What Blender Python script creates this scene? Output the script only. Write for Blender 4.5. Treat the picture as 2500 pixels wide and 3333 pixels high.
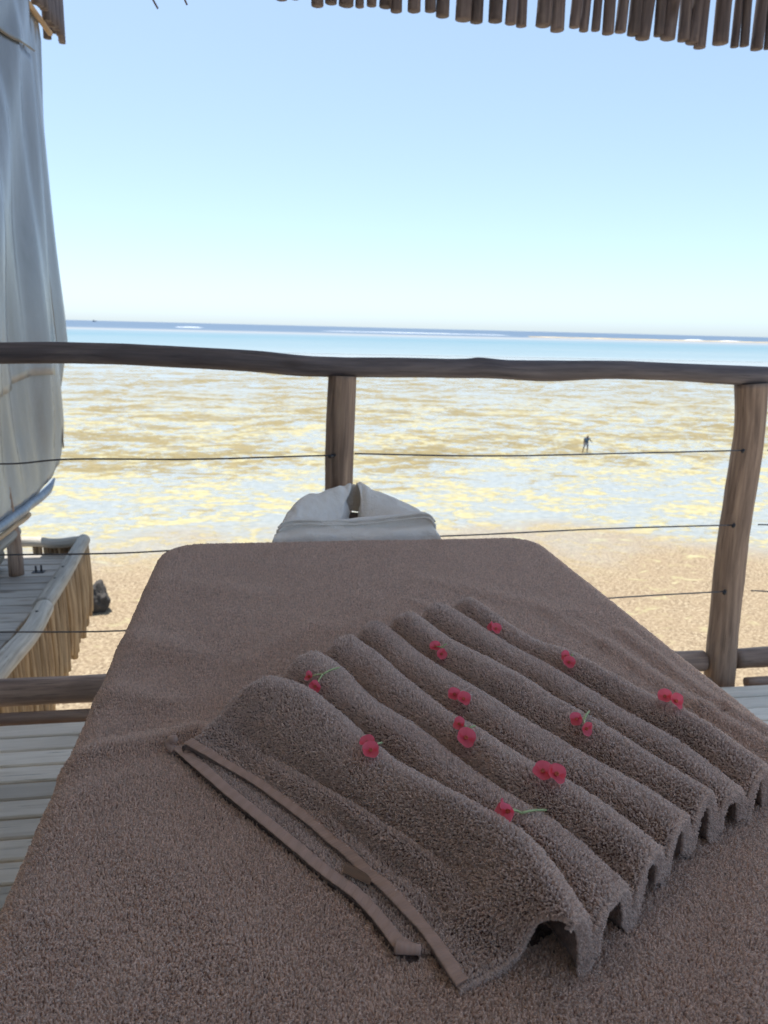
import bpy, math, random
import numpy as np
from mathutils import Vector, Matrix, noise

for o in list(bpy.data.objects):
    bpy.data.objects.remove(o)
S = bpy.context.scene
COL = S.collection
rad = math.radians

# ------------------------------------------------------------------ camera
EYE = Vector((0, 0, 1.195))
yaw, pitch, roll = rad(9.2), rad(13.757), rad(1.43)
fw = Vector((math.sin(yaw)*math.cos(pitch), math.cos(yaw)*math.cos(pitch), -math.sin(pitch)))
r0 = Vector((math.cos(yaw), -math.sin(yaw), 0))
u0 = r0.cross(fw)
rt = r0*math.cos(roll) + u0*math.sin(roll)
up = rt.cross(fw)
cd = bpy.data.cameras.new('camera')
cd.sensor_fit = 'VERTICAL'
cd.sensor_height = 36.0
cd.lens = 36.0*2450/3333
cd.clip_start = 0.02
cd.clip_end = 60000
cd.dof.use_dof = True
cd.dof.focus_distance = 0.85
cd.dof.aperture_fstop = 11.0
cam = bpy.data.objects.new('camera', cd)
COL.objects.link(cam)
cam.matrix_world = Matrix(((rt.x, up.x, -fw.x, EYE.x), (rt.y, up.y, -fw.y, EYE.y),
                           (rt.z, up.z, -fw.z, EYE.z), (0, 0, 0, 1)))
S.camera = cam

# ------------------------------------------------------------------ light
SUN_EL, SUN_AZ = rad(76), rad(-28)          # azimuth from +Y towards +X
sund = Vector((math.sin(SUN_AZ)*math.cos(SUN_EL), math.cos(SUN_AZ)*math.cos(SUN_EL), math.sin(SUN_EL)))
W = bpy.data.worlds.new('World')
S.world = W
W.use_nodes = True
wn = W.node_tree
wn.nodes.clear()
sky = wn.nodes.new('ShaderNodeTexSky')
sky.sky_type = 'NISHITA'
sky.sun_disc = False
sky.sun_elevation = SUN_EL
sky.sun_rotation = SUN_AZ
sky.altitude = 0
sky.air_density = 0.6
sky.dust_density = 1.0
sky.ozone_density = 4.0
bg = wn.nodes.new('ShaderNodeBackground')
bg.inputs['Strength'].default_value = 0.124
wo = wn.nodes.new('ShaderNodeOutputWorld')
gm = wn.nodes.new('ShaderNodeGamma')
gm.inputs['Gamma'].default_value = 0.6
wn.links.new(sky.outputs[0], gm.inputs[0])
tn = wn.nodes.new('ShaderNodeMixRGB')
tn.blend_type = 'MULTIPLY'
tn.inputs[0].default_value = 1.0
tn.inputs[2].default_value = (0.93, 1.01, 1.03, 1)      # white balance of the clear tropical sky
wn.links.new(gm.outputs[0], tn.inputs[1])
wn.links.new(tn.outputs[0], bg.inputs[0])
wn.links.new(bg.outputs[0], wo.inputs[0])
sl = bpy.data.lights.new('sun', 'SUN')
sl.energy = 2.35
sl.angle = rad(0.53)
sl.color = (1.0, 0.95, 0.88)
so = bpy.data.objects.new('sun', sl)
COL.objects.link(so)
so.location = (0, 30, 60)
so.rotation_euler = (-sund).to_track_quat('-Z', 'Y').to_euler()
S.view_settings.view_transform = 'Standard'
S.view_settings.look = 'None'
S.view_settings.gamma = 1.0
S.view_settings.use_curve_mapping = False
S.view_settings.exposure = 1.9
S.render.engine = 'CYCLES'
S.cycles.max_bounces = 10
S.cycles.diffuse_bounces = 6

# ------------------------------------------------------------------ helpers
def link(o, parent=None):
    COL.objects.link(o)
    if parent is not None:
        o.parent = parent
    return o

def tag(o, label=None, cat=None, group=None, kind=None):
    if label: o['label'] = label
    if cat: o['category'] = cat
    if group: o['group'] = group
    if kind: o['kind'] = kind
    return o

def empty(name, loc=(0, 0, 0), parent=None):
    o = bpy.data.objects.new(name, None)
    o.empty_display_size = 0.1
    o.location = loc
    return link(o, parent)

def mesh_data(name, V, F, mat=None, uv=None, smooth=True):
    me = bpy.data.meshes.new(name)
    me.from_pydata([tuple(v) for v in V], [], [tuple(f) for f in F])
    if uv is not None:
        l = me.uv_layers.new(name='UVMap')
        vi = np.empty(len(me.loops), dtype=np.int32)
        me.loops.foreach_get('vertex_index', vi)
        l.data.foreach_set('uv', np.asarray(uv, dtype=np.float32)[vi].ravel())
    if smooth:
        me.shade_smooth()
    if mat is not None:
        me.materials.append(mat)
    me.update()
    return me

def mobj(name, V, F, mat=None, parent=None, uv=None, smooth=True):
    return link(bpy.data.objects.new(name, mesh_data(name, V, F, mat, uv, smooth)), parent)

def grid(P):
    nu, nv = P.shape[:2]
    V = P.reshape(-1, 3)
    i = np.arange(nu-1)[:, None]*nv + np.arange(nv-1)[None, :]
    F = np.stack([i, i+1, i+nv+1, i+nv], -1).reshape(-1, 4)
    return V, F

def gridobj(name, P, mat, parent=None, uvscale=None, flip=False):
    V, F = grid(P)
    if flip: F = F[:, ::-1]
    uv = None
    if uvscale is not None:
        nu, nv = P.shape[:2]
        a, b = np.meshgrid(np.linspace(0, uvscale[0], nu), np.linspace(0, uvscale[1], nv), indexing='ij')
        uv = np.stack([a.ravel(), b.ravel()], 1)
    return mobj(name, V.tolist(), F.tolist(), mat, parent, uv)

def cr(P, t):
    """Catmull-Rom through equally spaced points P (n,k) at t in 0..1"""
    P = np.asarray(P, float)
    n = len(P)
    t = np.atleast_1d(np.clip(t, 0, 1))*(n-1)
    i = np.minimum(t.astype(int), n-2)
    f = (t-i)[:, None]
    Q = np.vstack([2*P[0]-P[1], P, 2*P[-1]-P[-2]])
    a, b, c, d = Q[i], Q[i+1], Q[i+2], Q[i+3]
    return .5*((2*b)+(c-a)*f+(2*a-5*b+4*c-d)*f*f+(3*b-a-3*c+d)*f**3)

def interp_cols(us, P, u):
    P = np.asarray(P, float)
    ss = np.linspace(0, 1, 60)
    uu = cr(np.asarray(us)[:, None], ss)[:, 0]
    pp = cr(P, ss)
    return np.stack([np.interp(u, uu, pp[:, k]) for k in range(P.shape[1])], -1)

def tube(pts, radii, n=14, wob=0.0, seed=0, res=None, caps=True):
    """verts, faces, uv of a log through pts; wob is relative radius noise"""
    pts = np.asarray(pts, float)
    radii = np.asarray(radii, float)
    if radii.ndim == 0: radii = np.full(len(pts), float(radii))
    if res:
        t = np.linspace(0, 1, res)
        pts = cr(pts, t)
        radii = cr(radii[:, None], t)[:, 0]
    m = len(pts)
    tan = np.gradient(pts, axis=0)
    tan /= np.linalg.norm(tan, axis=1)[:, None]
    ref = np.array([0, 0, 1.]) if abs(tan[m//2][2]) < .8 else np.array([0, 1., 0])
    L = np.r_[0, np.cumsum(np.linalg.norm(np.diff(pts, axis=0), axis=1))]
    V, UV = [], []
    for i in range(m):
        a = np.cross(ref, tan[i]); a /= np.linalg.norm(a)
        b = np.cross(tan[i], a)
        for j in range(n+1):
            th = 2*math.pi*(j % n)/n
            r = radii[i]
            if wob:
                c = Vector((math.cos(th)*1.2+seed*7.3, math.sin(th)*1.2, L[i]*4.5))
                r *= 1+wob*noise.noise(c)+wob*.4*noise.noise(c*3.1)
            V.append(pts[i]+r*(math.cos(th)*a+math.sin(th)*b))
            UV.append((j/n*2*math.pi*radii.mean()+seed*.37, L[i]+seed*1.7))
    F = []
    for i in range(m-1):
        for j in range(n):
            k = i*(n+1)+j
            F.append((k, k+1, k+n+2, k+n+1))
    if caps:
        for i, rev in ((0, True), (m-1, False)):
            c = len(V)
            V.append(pts[i]); UV.append((seed*.37, seed*1.7))
            for j in range(n):
                k = i*(n+1)+j
                F.append((c, k+1, k) if rev else (c, k, k+1))
    return V, F, UV

def log(name, pts, radii, mat, parent=None, n=14, wob=.06, seed=0, res=None):
    V, F, UV = tube(pts, radii, n, wob, seed, res)
    return mobj(name, V, F, mat, parent, UV)

def box(x0, x1, y0, y1, z0, z1, b=0.0):
    """box with bevelled top edges"""
    if b <= 0:
        V = [(x, y, z) for z in (z0, z1) for x, y in ((x0, y0), (x1, y0), (x1, y1), (x0, y1))]
        F = [(3, 2, 1, 0), (4, 5, 6, 7)]+[(i, (i+1) % 4, 4+(i+1) % 4, 4+i) for i in range(4)]
        return V, F
    V = [(x, y, z) for z in (z0, z1-b) for x, y in ((x0, y0), (x1, y0), (x1, y1), (x0, y1))]
    V += [(x, y, z1) for x, y in ((x0+b, y0+b), (x1-b, y0+b), (x1-b, y1-b), (x0+b, y1-b))]
    F = [(3, 2, 1, 0), (8, 9, 10, 11)]
    for k in (0, 4):
        F += [(k+i, k+(i+1) % 4, k+4+(i+1) % 4, k+4+i) for i in range(4)]
    return V, F

# ------------------------------------------------------------------ materials
class NT:
    def __init__(s, name):
        s.m = bpy.data.materials.new(name)
        s.m.use_nodes = True
        s.t = s.m.node_tree
        s.b = s.t.nodes['Principled BSDF']
        s.out = s.t.nodes['Material Output']
    def n(s, typ, **kw):
        nd = s.t.nodes.new('ShaderNode'+typ)
        for k, v in kw.items():
            if k.startswith('_'):
                setattr(nd, k[1:], v)
            else:
                key = int(k[1:]) if k[0] == 'i' and k[1:].isdigit() else k.replace('_', ' ')
                s.set(nd.inputs[key], v)
        return nd
    def set(s, inp, v):
        if hasattr(v, 'is_output'):
            s.t.links.new(v, inp)
        elif isinstance(v, bpy.types.Node):
            s.t.links.new(v.outputs[0], inp)
        else:
            if inp.type == 'RGBA' and len(v) == 3: v = (*v, 1)
            inp.default_value = v
    def p(s, **kw):
        for k, v in kw.items():
            s.set(s.b.inputs[k.replace('_', ' ')], v)
        return s
    def ramp(s, fac, stops, interp='LINEAR'):
        nd = s.n('ValToRGB', Fac=fac)
        nd.color_ramp.interpolation = interp
        e = nd.color_ramp.elements
        while len(e) < len(stops): e.new(.5)
        for x, (pos, c) in zip(e, stops):
            x.position = pos
            x.color = (*c, 1) if len(c) == 3 else c
        return nd
    def mix(s, fac, a, b, mode='MIX'):
        nd = s.n('MixRGB', Fac=fac, Color1=a, Color2=b)
        nd.blend_type = mode
        return nd
    def noise(s, vec, scale, detail=4, rough=.55, dist=0):
        return s.n('TexNoise', Vector=vec, Scale=scale, Detail=detail, Roughness=rough, Distortion=dist)
    def map(s, vec, scale=(1, 1, 1), loc=(0, 0, 0)):
        return s.n('Mapping', Vector=vec, Scale=scale, Location=loc)
    def math(s, op, a, b=0.0, clamp=False):
        nd = s.n('Math', i0=a, i1=b)
        nd.operation = op
        nd.use_clamp = clamp
        return nd
    def bump(s, h, strength=.4, dist=.002):
        return s.n('Bump', Height=h, Strength=strength, Distance=dist)

def wood(name, dark, mid, light, rough=.75, grain=1.0, bump=.5, coord='UV'):
    k = NT(name)
    tc = k.n('TexCoord')
    v = tc.outputs[coord]
    oi = k.n('ObjectInfo')
    off = k.n('CombineXYZ', X=k.math('MULTIPLY', oi.outputs['Random'], 13.7), Y=k.math('MULTIPLY', oi.outputs['Random'], 31.1))
    va = k.n('VectorMath', i0=v, i1=off)
    st = k.map(va.outputs[0], (60*grain, 4*grain, 4*grain))
    n1 = k.noise(st, 1.0, 6, .6, .3)
    n2 = k.noise(k.map(va.outputs[0], (14*grain, 3*grain, 3*grain)), 1.0, 4, .6, .6)
    n3 = k.noise(k.map(va.outputs[0], (150*grain, 5*grain, 5*grain)), 1.0, 3, .6)
    c1 = k.ramp(n1.outputs[0], [(.30, dark), (.52, mid), (.75, light)])
    c2 = k.mix(k.ramp(n2.outputs[0], [(.38, (0, 0, 0)), (.66, (1, 1, 1))]), k.mix(.45, c1, dark), c1)
    crack = k.ramp(n3.outputs[0], [(.30, (0.25, .25, .25)), (.38, (1, 1, 1))])
    c3 = k.mix(.8, c2, crack, 'MULTIPLY')
    vo = k.n('TexVoronoi', Vector=k.map(va.outputs[0], (9*grain, 3.2*grain, 1)), Scale=1.0)
    knot = k.ramp(vo.outputs['Distance'], [(.05, (.28, .22, .18)), (.12, (.75, .7, .66)), (.17, (1, 1, 1))])
    c3 = k.mix(.85, c3, knot, 'MULTIPLY')
    var = k.n('HueSaturation', Color=c3, Value=k.math('ADD', .72, k.math('MULTIPLY', oi.outputs['Random'], .56)))
    h = k.math('ADD', n1.outputs[0], k.math('MULTIPLY', n3.outputs[0], .6))
    k.p(Base_Color=var, Roughness=rough, Normal=k.bump(h, bump, .004))
    return k.m

M = {}
M['rail'] = wood('rail_wood', (.075, .063, .068), (.165, .14, .142), (.26, .22, .21), .7)
M['post'] = wood('post_wood', (.13, .088, .065), (.31, .215, .155), (.48, .35, .25), .75)
M['kerb'] = wood('kerb_wood', (.16, .11, .085), (.34, .24, .185), (.48, .36, .28), .7)
M['deck'] = wood('deck_wood', (.53, .48, .40), (.69, .635, .54), (.78, .73, .64), .62, .8, .35, 'UV')
M['deck2'] = wood('old_deck_wood', (.26, .245, .215), (.38, .355, .315), (.48, .45, .40), .62, .8, .35, 'UV')
M['stick'] = wood('stick_wood', (.20, .135, .075), (.42, .305, .18), (.58, .455, .29), .75)
M['greylog'] = wood('weathered_log_wood', (.25, .23, .195), (.43, .40, .345), (.56, .53, .46), .7)
M['fringe'] = wood('fringe_wood', (.075, .06, .064), (.16, .13, .13), (.25, .21, .20), .75)
M['tanpole'] = wood('tan_pole_wood', (.30, .20, .11), (.48, .34, .20), (.6, .45, .28), .7)

def plain(name, col, rough=.6, **kw):
    k = NT(name)
    k.p(Base_Color=col, Roughness=rough, **kw)
    return k.m

# ------------------------------------------------------------------ setting: tidal flat, sea
ZG = 1.195-10.0

k = NT('tidal_flat_ground')
tc = k.n('TexCoord')
P0 = tc.outputs['Object']
sep = k.n('SeparateXYZ', Vector=P0)
Yc = sep.outputs['Y']
wob = k.noise(k.map(P0, (.05, .05, 1)), 1.0, 3, .6)
Yw = k.math('ADD', Yc, k.math('MULTIPLY', k.math('SUBTRACT', wob.outputs[0], .5), 26.0))
def step(x, a, b):
    nd = k.n('MapRange', Value=x, From_Min=a, From_Max=b)
    nd.interpolation_type = 'SMOOTHSTEP'
    return nd.outputs[0]
big = k.noise(k.map(P0, (.18, .28, 1)), 1.0, 6, .66, 1.0)
mid = k.noise(k.map(P0, (.8, 1.2, 1), (7, 3, 0)), 1.0, 7, .7, .8)
fine = k.noise(k.map(P0, (2.2, 3.2, 1)), 1.0, 5, .7)
grit = k.noise(k.map(P0, (9, 11, 1)), 1.0, 3, .7)
weed = k.noise(k.map(P0, (.11, .17, 1), (31, 5, 0)), 1.0, 7, .68, 1.2)
weedf = k.noise(k.map(P0, (.75, 1.0, 1), (3, 15, 0)), 1.0, 5, .7, .5)
sandc = k.ramp(fine.outputs[0], [(.3, (.24, .21, .11)), (.55, (.345, .315, .18)), (.75, (.42, .39, .26))])
rubc = k.ramp(grit.outputs[0], [(.36, (.10, .07, .045)), (.5, (.24, .185, .12)), (.64, (.39, .325, .22))])
rubc = k.mix(k.math('MULTIPLY', step(mid.outputs[0], .35, .62), .5), rubc, (.24, .178, .112))
patch = k.math('MULTIPLY', step(mid.outputs[0], .57, .66), step(Yw, 21, 29))
nearc = k.mix(patch, rubc, sandc)
watc = k.ramp(fine.outputs[0], [(.3, (.185, .20, .19)), (.7, (.30, .315, .295))])
mx = k.math('ADD', k.math('MULTIPLY', big.outputs[0], .42), k.math('MULTIPLY', mid.outputs[0], .58))
wmask = step(mx, .455, .515)
wmask = k.math('MAXIMUM', wmask, step(Yw, 75, 130))
flatc = k.mix(wmask, sandc, watc)
weedm = k.math('ADD', k.math('MULTIPLY', weed.outputs[0], .52), k.math('MULTIPLY', weedf.outputs[0], .48))
wz = k.math('MULTIPLY', step(Yc, 34, 62), k.math('SUBTRACT', 1.0, step(Yc, 150, 230)))
thr = k.math('SUBTRACT', .60, k.math('MULTIPLY', wz, .105))
weedk = k.n('MapRange', Value=weedm, From_Min=thr, From_Max=k.math('ADD', thr, .04)).outputs[0]
weedc = k.ramp(weedf.outputs[0], [(.3, (.11, .09, .04)), (.7, (.25, .205, .105))])
flatc2 = k.mix(weedk, flatc, weedc)
farm = step(Yw, 30, 37)
col = k.mix(farm, nearc, flatc2)
wet = k.math('MULTIPLY', k.math('MULTIPLY', wmask, farm), k.math('SUBTRACT', 1.0, weedk))
rough = k.math('SUBTRACT', .85, k.math('MULTIPLY', wet, .62))
k.p(Base_Color=col, Roughness=rough, IOR=1.33, Specular_IOR_Level=.30)
hh = k.math('MULTIPLY', k.math('ADD', grit.outputs[0], fine.outputs[0]), k.math('SUBTRACT', 1.0, k.math('MULTIPLY', wet, .9)))
k.p(Normal=k.bump(hh, .5, .05))
M['flat'] = k.m
g = mobj('tidal_flat', [(-30000, -400, ZG), (30000, -400, ZG), (30000, 900, ZG), (-30000, 900, ZG)], [(0, 1, 2, 3)], M['flat'], smooth=False)
tag(g, 'sandy tidal flat with seaweed streaks and shallow pools', kind='structure')

k = NT('sea_water')
tc = k.n('TexCoord')
P0 = tc.outputs['Object']
sep = k.n('SeparateXYZ', Vector=P0)
wob = k.noise(k.map(P0, (.0012, .004, 1)), 1.0, 5, .6)
Yw = k.math('ADD', sep.outputs['Y'], k.math('MULTIPLY', k.math('SUBTRACT', wob.outputs[0], .5), 420.0))
fac = k.n('MapRange', Value=Yw, From_Min=250, From_Max=2000).outputs[0]
c = k.ramp(fac, [(0, (.24, .28, .28)), (.08, (.155, .225, .245)), (.22, (.10, .19, .225)), (.34, (.15, .21, .24)), (.42, (.25, .25, .24)),
                 (.50, (.23, .235, .23)), (.56, (.055, .095, .15)), (1, (.045, .08, .135))])
rip = k.noise(k.map(P0, (.02, .12, 1)), 1.0, 6, .65)
c = k.mix(k.math('MULTIPLY', step(rip.outputs[0], .45, .75), .35), c, (.25, .28, .285))
k.p(Base_Color=c, Roughness=.35, IOR=1.33, Specular_IOR_Level=.35, Normal=k.bump(rip.outputs[0], .3, .5))
M['sea'] = k.m
g = mobj('sea', [(-60000, 285, ZG+.05), (60000, 285, ZG+.05), (60000, 55000, ZG+.05), (-60000, 55000, ZG+.05)], [(0, 1, 2, 3)], M['sea'], smooth=False)
tag(g, 'turquoise lagoon and dark blue open sea', kind='structure')
M['foam'] = plain('foam', (.55, .58, .60), .9)
def breaker(x, y, w, h, seed, label):
    rnd = random.Random(seed)
    n = 26
    P = np.zeros((n, 5, 3))
    for i in range(n):
        t = i/(n-1)
        a = math.sin(math.pi*t)**.5*(.55+.45*noise.noise((t*6, seed, 0))+.2)
        for j, (dy, dz) in enumerate(((-14, 0), (-7, .55), (0, 1), (6, .5), (10, 0))):
            P[i, j] = (x+(t-.5)*w, y+dy+6*noise.noise((t*4, seed, 3)), ZG+.06+dz*h*.7*max(a, .02))
    o = gridobj('breaking_wave', P, M['foam'])
    tag(o, label, 'wave', 'white breakers on the outer reef')
breaker(-640, 1900, 75, 3.6, 1, 'broad white breaker on the outer reef below the distant ship')
breaker(-545, 1900, 30, 2.0, 2, 'small white breaker just beside the broad one on the reef')
breaker(-160, 1750, 60, 2.4, 3, 'low white breaker far out above the middle of the top rail')
breaker(330, 1650, 420, 1.6, 4, 'long thin white breaker line along the outer reef')
breaker(880, 1480, 40, 3.0, 5, 'short bright white breaker at the brown reef edge')
breaker(960, 1480, 40, 2.2, 6, 'small white breaker at the end of the brown reef')
breaker(1180, 1500, 180, 2.0, 7, 'long white breaker line above the leaning corner post')
# exposed reef bar
P = np.zeros((50, 5, 3))
for i in range(50):
    t = i/49
    for j, (dy, dz) in enumerate(((-60, -.1), (-30, .8), (0, 1.2), (25, .8), (45, -.1))):
        P[i, j] = (470+t*520, 1330+dy*math.sin(math.pi*t)**.5+15*noise.noise((t*5, 2, 1)), ZG+dz*(.9+.3*noise.noise((t*9, 1, 0))))
rb = NT('reef_rock')
rb.p(Base_Color=rb.ramp(rb.noise(rb.n('TexCoord').outputs['Object'], .05, 5).outputs[0], [(.3, (.30, .22, .10)), (.7, (.56, .44, .24))]), Roughness=.9)
g = gridobj('reef', P, rb.m)
tag(g, 'exposed brown reef bar on the horizon', kind='structure')
# ship
ship = empty('ship', (-1389, 6776, ZG))
ms = plain('ship_paint', (.12, .15, .2), .6)
V = [(-16, -3, 0), (16, -3, 0), (16, 3, 0), (-16, 3, 0), (-18, -4, 5), (20, -4, 6), (20, 4, 6), (-18, 4, 5)]
mobj('hull', V, [(3, 2, 1, 0), (4, 5, 6, 7), (0, 1, 5, 4), (1, 2, 6, 5), (2, 3, 7, 6), (3, 0, 4, 7)], ms, ship, smooth=False)
mobj('bridge', *box(-13, -2, -3, 3, 5, 12), ms, ship, smooth=False)
mobj('mast', *box(-8, -6.5, -.7, .7, 12, 19), ms, ship, smooth=False)
tag(ship, 'tiny dark ship on the far horizon', 'ship')

# boulder on the sand
import bmesh
def rock(name, loc, sc, seed, mat, label):
    bm = bmesh.new()
    bmesh.ops.create_icosphere(bm, subdivisions=4, radius=1)
    for v in bm.verts:
        c = v.co.copy()
        d = 1+.28*noise.noise(c*1.1+Vector((seed, 0, 0)))+.12*noise.noise(c*3+Vector((0, seed, 0)))+.06*noise.noise(c*8)
        v.co = Vector((c.x*sc[0], c.y*sc[1], (c.z+.85)*sc[2]))*d
    me = bpy.data.meshes.new(name)
    bm.to_mesh(me); bm.free()
    me.shade_smooth(); me.materials.append(mat)
    o = link(bpy.data.objects.new(name, me))
    o.location = loc
    tag(o, label, 'rock')
k = NT('dark_rock')
tc = k.n('TexCoord')
nz = k.noise(tc.outputs['Object'], 3.0, 6, .65)
top = k.n('SeparateXYZ', Vector=tc.outputs['Object'])
cc = k.ramp(nz.outputs[0], [(.35, (.02, .019, .018)), (.62, (.06, .052, .045)), (.78, (.22, .16, .10))])
k.p(Base_Color=cc, Roughness=.85, Normal=k.bump(nz.outputs[0], .8, .2))
rock('boulder', (-5.95, 26.4, ZG-.1), (.44, .44, .62), 3, k.m, 'dark upright boulder on the sand beyond the stick wall')

# ------------------------------------------------------------------ our deck
def plank_uv(V, w):
    return [(v[1]+.03*v[2], v[0]) for v in V]
beam = M['kerb']
DX0, DX1 = -1.25, 3.6
V, F = [], []
for y in (-1.7, 0.2, 2.12):
    v, f = box(DX0, DX1, y-.05, y+.05, -.2, -.034)
    f = [tuple(i+len(V) for i in q) for q in f]
    V += v; F += f
for x in (-.9, 1.2, 3.3):
    for y in (-1.6, 1.9):
        v, f = box(x-.08, x+.08, y-.08, y+.08, ZG-.3, -.201)
        f = [tuple(i+len(V) for i in q) for q in f]
        V += v; F += f
deck = mobj('deck', V, F, beam, smooth=False)
tag(deck, 'raised timber deck of pale grey boards', kind='structure')
pitchb = .0785
v, f = box(DX0, DX1, 0, pitchb-.008, -.032, 0, .004)
pm = mesh_data('plank', v, f, M['deck'], [(p[1]+.05*p[2], p[0]) for p in v], smooth=False)
y = 2.131+pitchb+.004
i = 0
rp = random.Random(4)
while y > -1.9:
    o = link(bpy.data.objects.new('plank', pm), deck)
    o.location = (rp.uniform(-.02, .02), y-pitchb, rp.uniform(-.0012, .0012))
    o.rotation_euler = (0, 0, rp.uniform(-.0008, .0008))
    y -= pitchb

# ------------------------------------------------------------------ our railing
RY = 2.3
rail = empty('railing', (0.235, RY, 0))
def lp(p):  # world to railing-local
    return [(a-0.235, b-RY, c) for a, b, c in p]
rp_ = [(-1.25, RY, 1.095), (-.9, RY, 1.097), (-.7313, RY, 1.0997), (-.5673, RY, 1.1037), (-.3997, RY, 1.1026), (-.2714, RY, 1.0989), (-.1407, RY, 1.0942),
       (-.0074, RY, 1.0876), (.1103, RY, 1.0789), (.2348, RY, 1.0764), (.3614, RY, 1.0775), (.6017, RY, 1.0786), (.6604, RY, 1.0815), (.74, RY, 1.077),
       (.8, RY, 1.0752), (.9008, RY, 1.0757), (1.1063, RY, 1.0818), (1.3183, RY, 1.0783), (1.4817, RY, 1.0729), (1.6485, RY, 1.0683), (2.0, RY, 1.065), (3.2, RY, 1.06)]
log('top_rail', lp(rp_), [.030]*3+[.0305, .031, .0305, .031, .0315, .031, .030, .0298, .030, .032, .030, .0315, .0325, .029, .029, .031, .033, .034, .034], M['rail'], rail, 18, .06, 1, 120)
pR = [(1.6315, RY, -.25), (1.6315, RY, -.1066), (1.6162, RY, .1723), (1.6042, RY, .4601), (1.6066, RY, .6796), (1.6088, RY, .8907), (1.5932, RY, 1.046)]
post_r = log('post', lp(pR), [.056, .0555, .052, .0505, .050, .0485, .052], M['post'], rail, 20, .07, 2, 60)
pMd = [(.2200, RY, -.25), (.2215, RY, .1), (.225, RY, .45), (.2274, RY, .7024), (.2303, RY, .8858), (.2352, RY, 1.051)]
post_m = log('post', lp(pMd), [.048, .046, .044, .0435, .044, .043], M['post'], rail, 20, .06, 3, 60)
log('post', lp([(-1.15, RY, -.25), (-1.15, RY, .5), (-1.15, RY, 1.07)]), [.05, .047, .045], M['post'], rail, 18, .06, 4, 40)
log('post', lp([(3.0, RY, -.25), (3.0, RY, .5), (3.02, RY, 1.035)]), [.05, .047, .045], M['post'], rail, 18, .06, 5, 40)
log('bottom_rail', lp([(-1.3, RY+.035, .043), (-.7, RY+.03, .046), (0, RY+.03, .044), (.8, RY+.03, .046), (1.565, RY+.02, .046)]), [.044, .044, .043, .04, .038], M['kerb'], rail, 18, .06, 6, 80)
log('bottom_rail', lp([(1.69, RY+.02, .047), (2.3, RY+.03, .05), (3.4, RY+.03, .046)]), [.036, .039, .04], M['kerb'], rail, 18, .06, 8, 50)
log('kerb_log', lp([(-1.3, RY-.04, -.012), (0, RY-.042, -.010), (1.56, RY-.045, -.012)]), [.022, .021, .022], M['kerb'], rail, 12, .08, 9, 60)
log('kerb_log', lp([(1.70, RY-.05, -.014), (3.4, RY-.05, -.012)]), [.02, .021], M['kerb'], rail, 12, .08, 10, 40)
wm = plain('wire', (.10, .10, .105), .45, Metallic=.6)
def wire(p):
    log('wire', lp(p), .0025, wm, rail, 8, .12, 1, 60)
wire([(-1.15, RY-.05, .812), (-.95, RY-.05, .80), (-.72, RY-.05, .793), (-.55, RY-.05, .806), (-.2, RY-.05, .805), (.19, RY-.045, .815)])
wire([(.27, RY-.045, .82), (.7, RY-.05, .813), (1.2, RY-.05, .822), (1.56, RY-.05, .83)])
wire([(1.65, RY-.05, .83), (1.8, RY-.05, .822), (3.0, RY-.05, .82)])
wire([(-1.15, RY-.05, .54), (-.9, RY-.05, .525), (-.70, RY-.05, .523), (-.4, RY-.05, .522), (0, RY-.05, .54), (.18, RY-.05, .548)])
wire([(.265, RY-.05, .553), (.6, RY-.05, .556), (1.1, RY-.05, .57), (1.555, RY-.05, .575)])
wire([(1.655, RY-.05, .575), (1.85, RY-.05, .572), (3.0, RY-.05, .57)])
wire([(-1.15, RY-.05, .29), (-.8, RY-.05, .283), (-.45, RY-.05, .273), (0, RY-.05, .285), (.18, RY-.05, .29)])
wire([(.265, RY-.05, .29), (.7, RY-.05, .306), (1.18, RY-.05, .328), (1.56, RY-.05, .337)])
wire([(1.665, RY-.05, .337), (1.9, RY-.05, .328), (3.0, RY-.05, .33)])
# nail heads and wire staples on the posts
nm = plain('nail', (.05, .05, .055), .5, Metallic=.7)
for x, z in ((1.548, .83), (1.552, .575), (1.553, .337), (.192, .815)):
    log('staple', lp([(x, RY-.066, z), (x+.016, RY-.045, z)]), .006, nm, post_m if x < 1 else post_r, 8, 0, 0)
tag(rail, 'crooked dark log railing with thin wire strands along the deck edge', 'railing')

# ------------------------------------------------------------------ our roof with its fringe of sticks
roof = empty('roof', (1.2, 0, 2.6))
def lr(p): return [(a-1.2, b, c-2.6) for a, b, c in p]
th = NT('thatch')
tn = th.noise(th.map(th.n('TexCoord').outputs['Object'], (40, 3, 40)), 1.0, 5, .7)
th.p(Base_Color=th.ramp(tn.outputs[0], [(.3, (.16, .11, .06)), (.7, (.42, .33, .2))]), Roughness=.95, Normal=th.bump(tn.outputs[0], .8, .02))
M['thatch'] = th.m
cv = NT('bounce_lining_canvas')
cvn = cv.noise(cv.n('TexCoord').outputs['Object'], 6, 4)
cv.p(Base_Color=cv.ramp(cvn.outputs[0], [(.3, (.70, .66, .58)), (.7, (.80, .77, .70))]), Roughness=.9)
RX0, RX1, RB = -1.25, 2.12, -2.6
BF = [(3, 2, 1, 0), (4, 5, 6, 7), (0, 1, 5, 4), (1, 2, 6, 5), (2, 3, 7, 6), (3, 0, 4, 7)]
def slab(x0, x1, y0, y1, lift, t):
    zr = lambda y: 2.56+(2.95-y)*.124+lift
    return [(x0, y1, zr(y1)), (x1, y1, zr(y1)), (x1, y0, zr(y0)), (x0, y0, zr(y0)),
            (x0, y1, zr(y1)+t), (x1, y1, zr(y1)+t), (x1, y0, zr(y0)+t), (x0, y0, zr(y0)+t)]
RXM = .55                                                # unseen roof cut short to let in sky light, only the eave runs on
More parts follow.
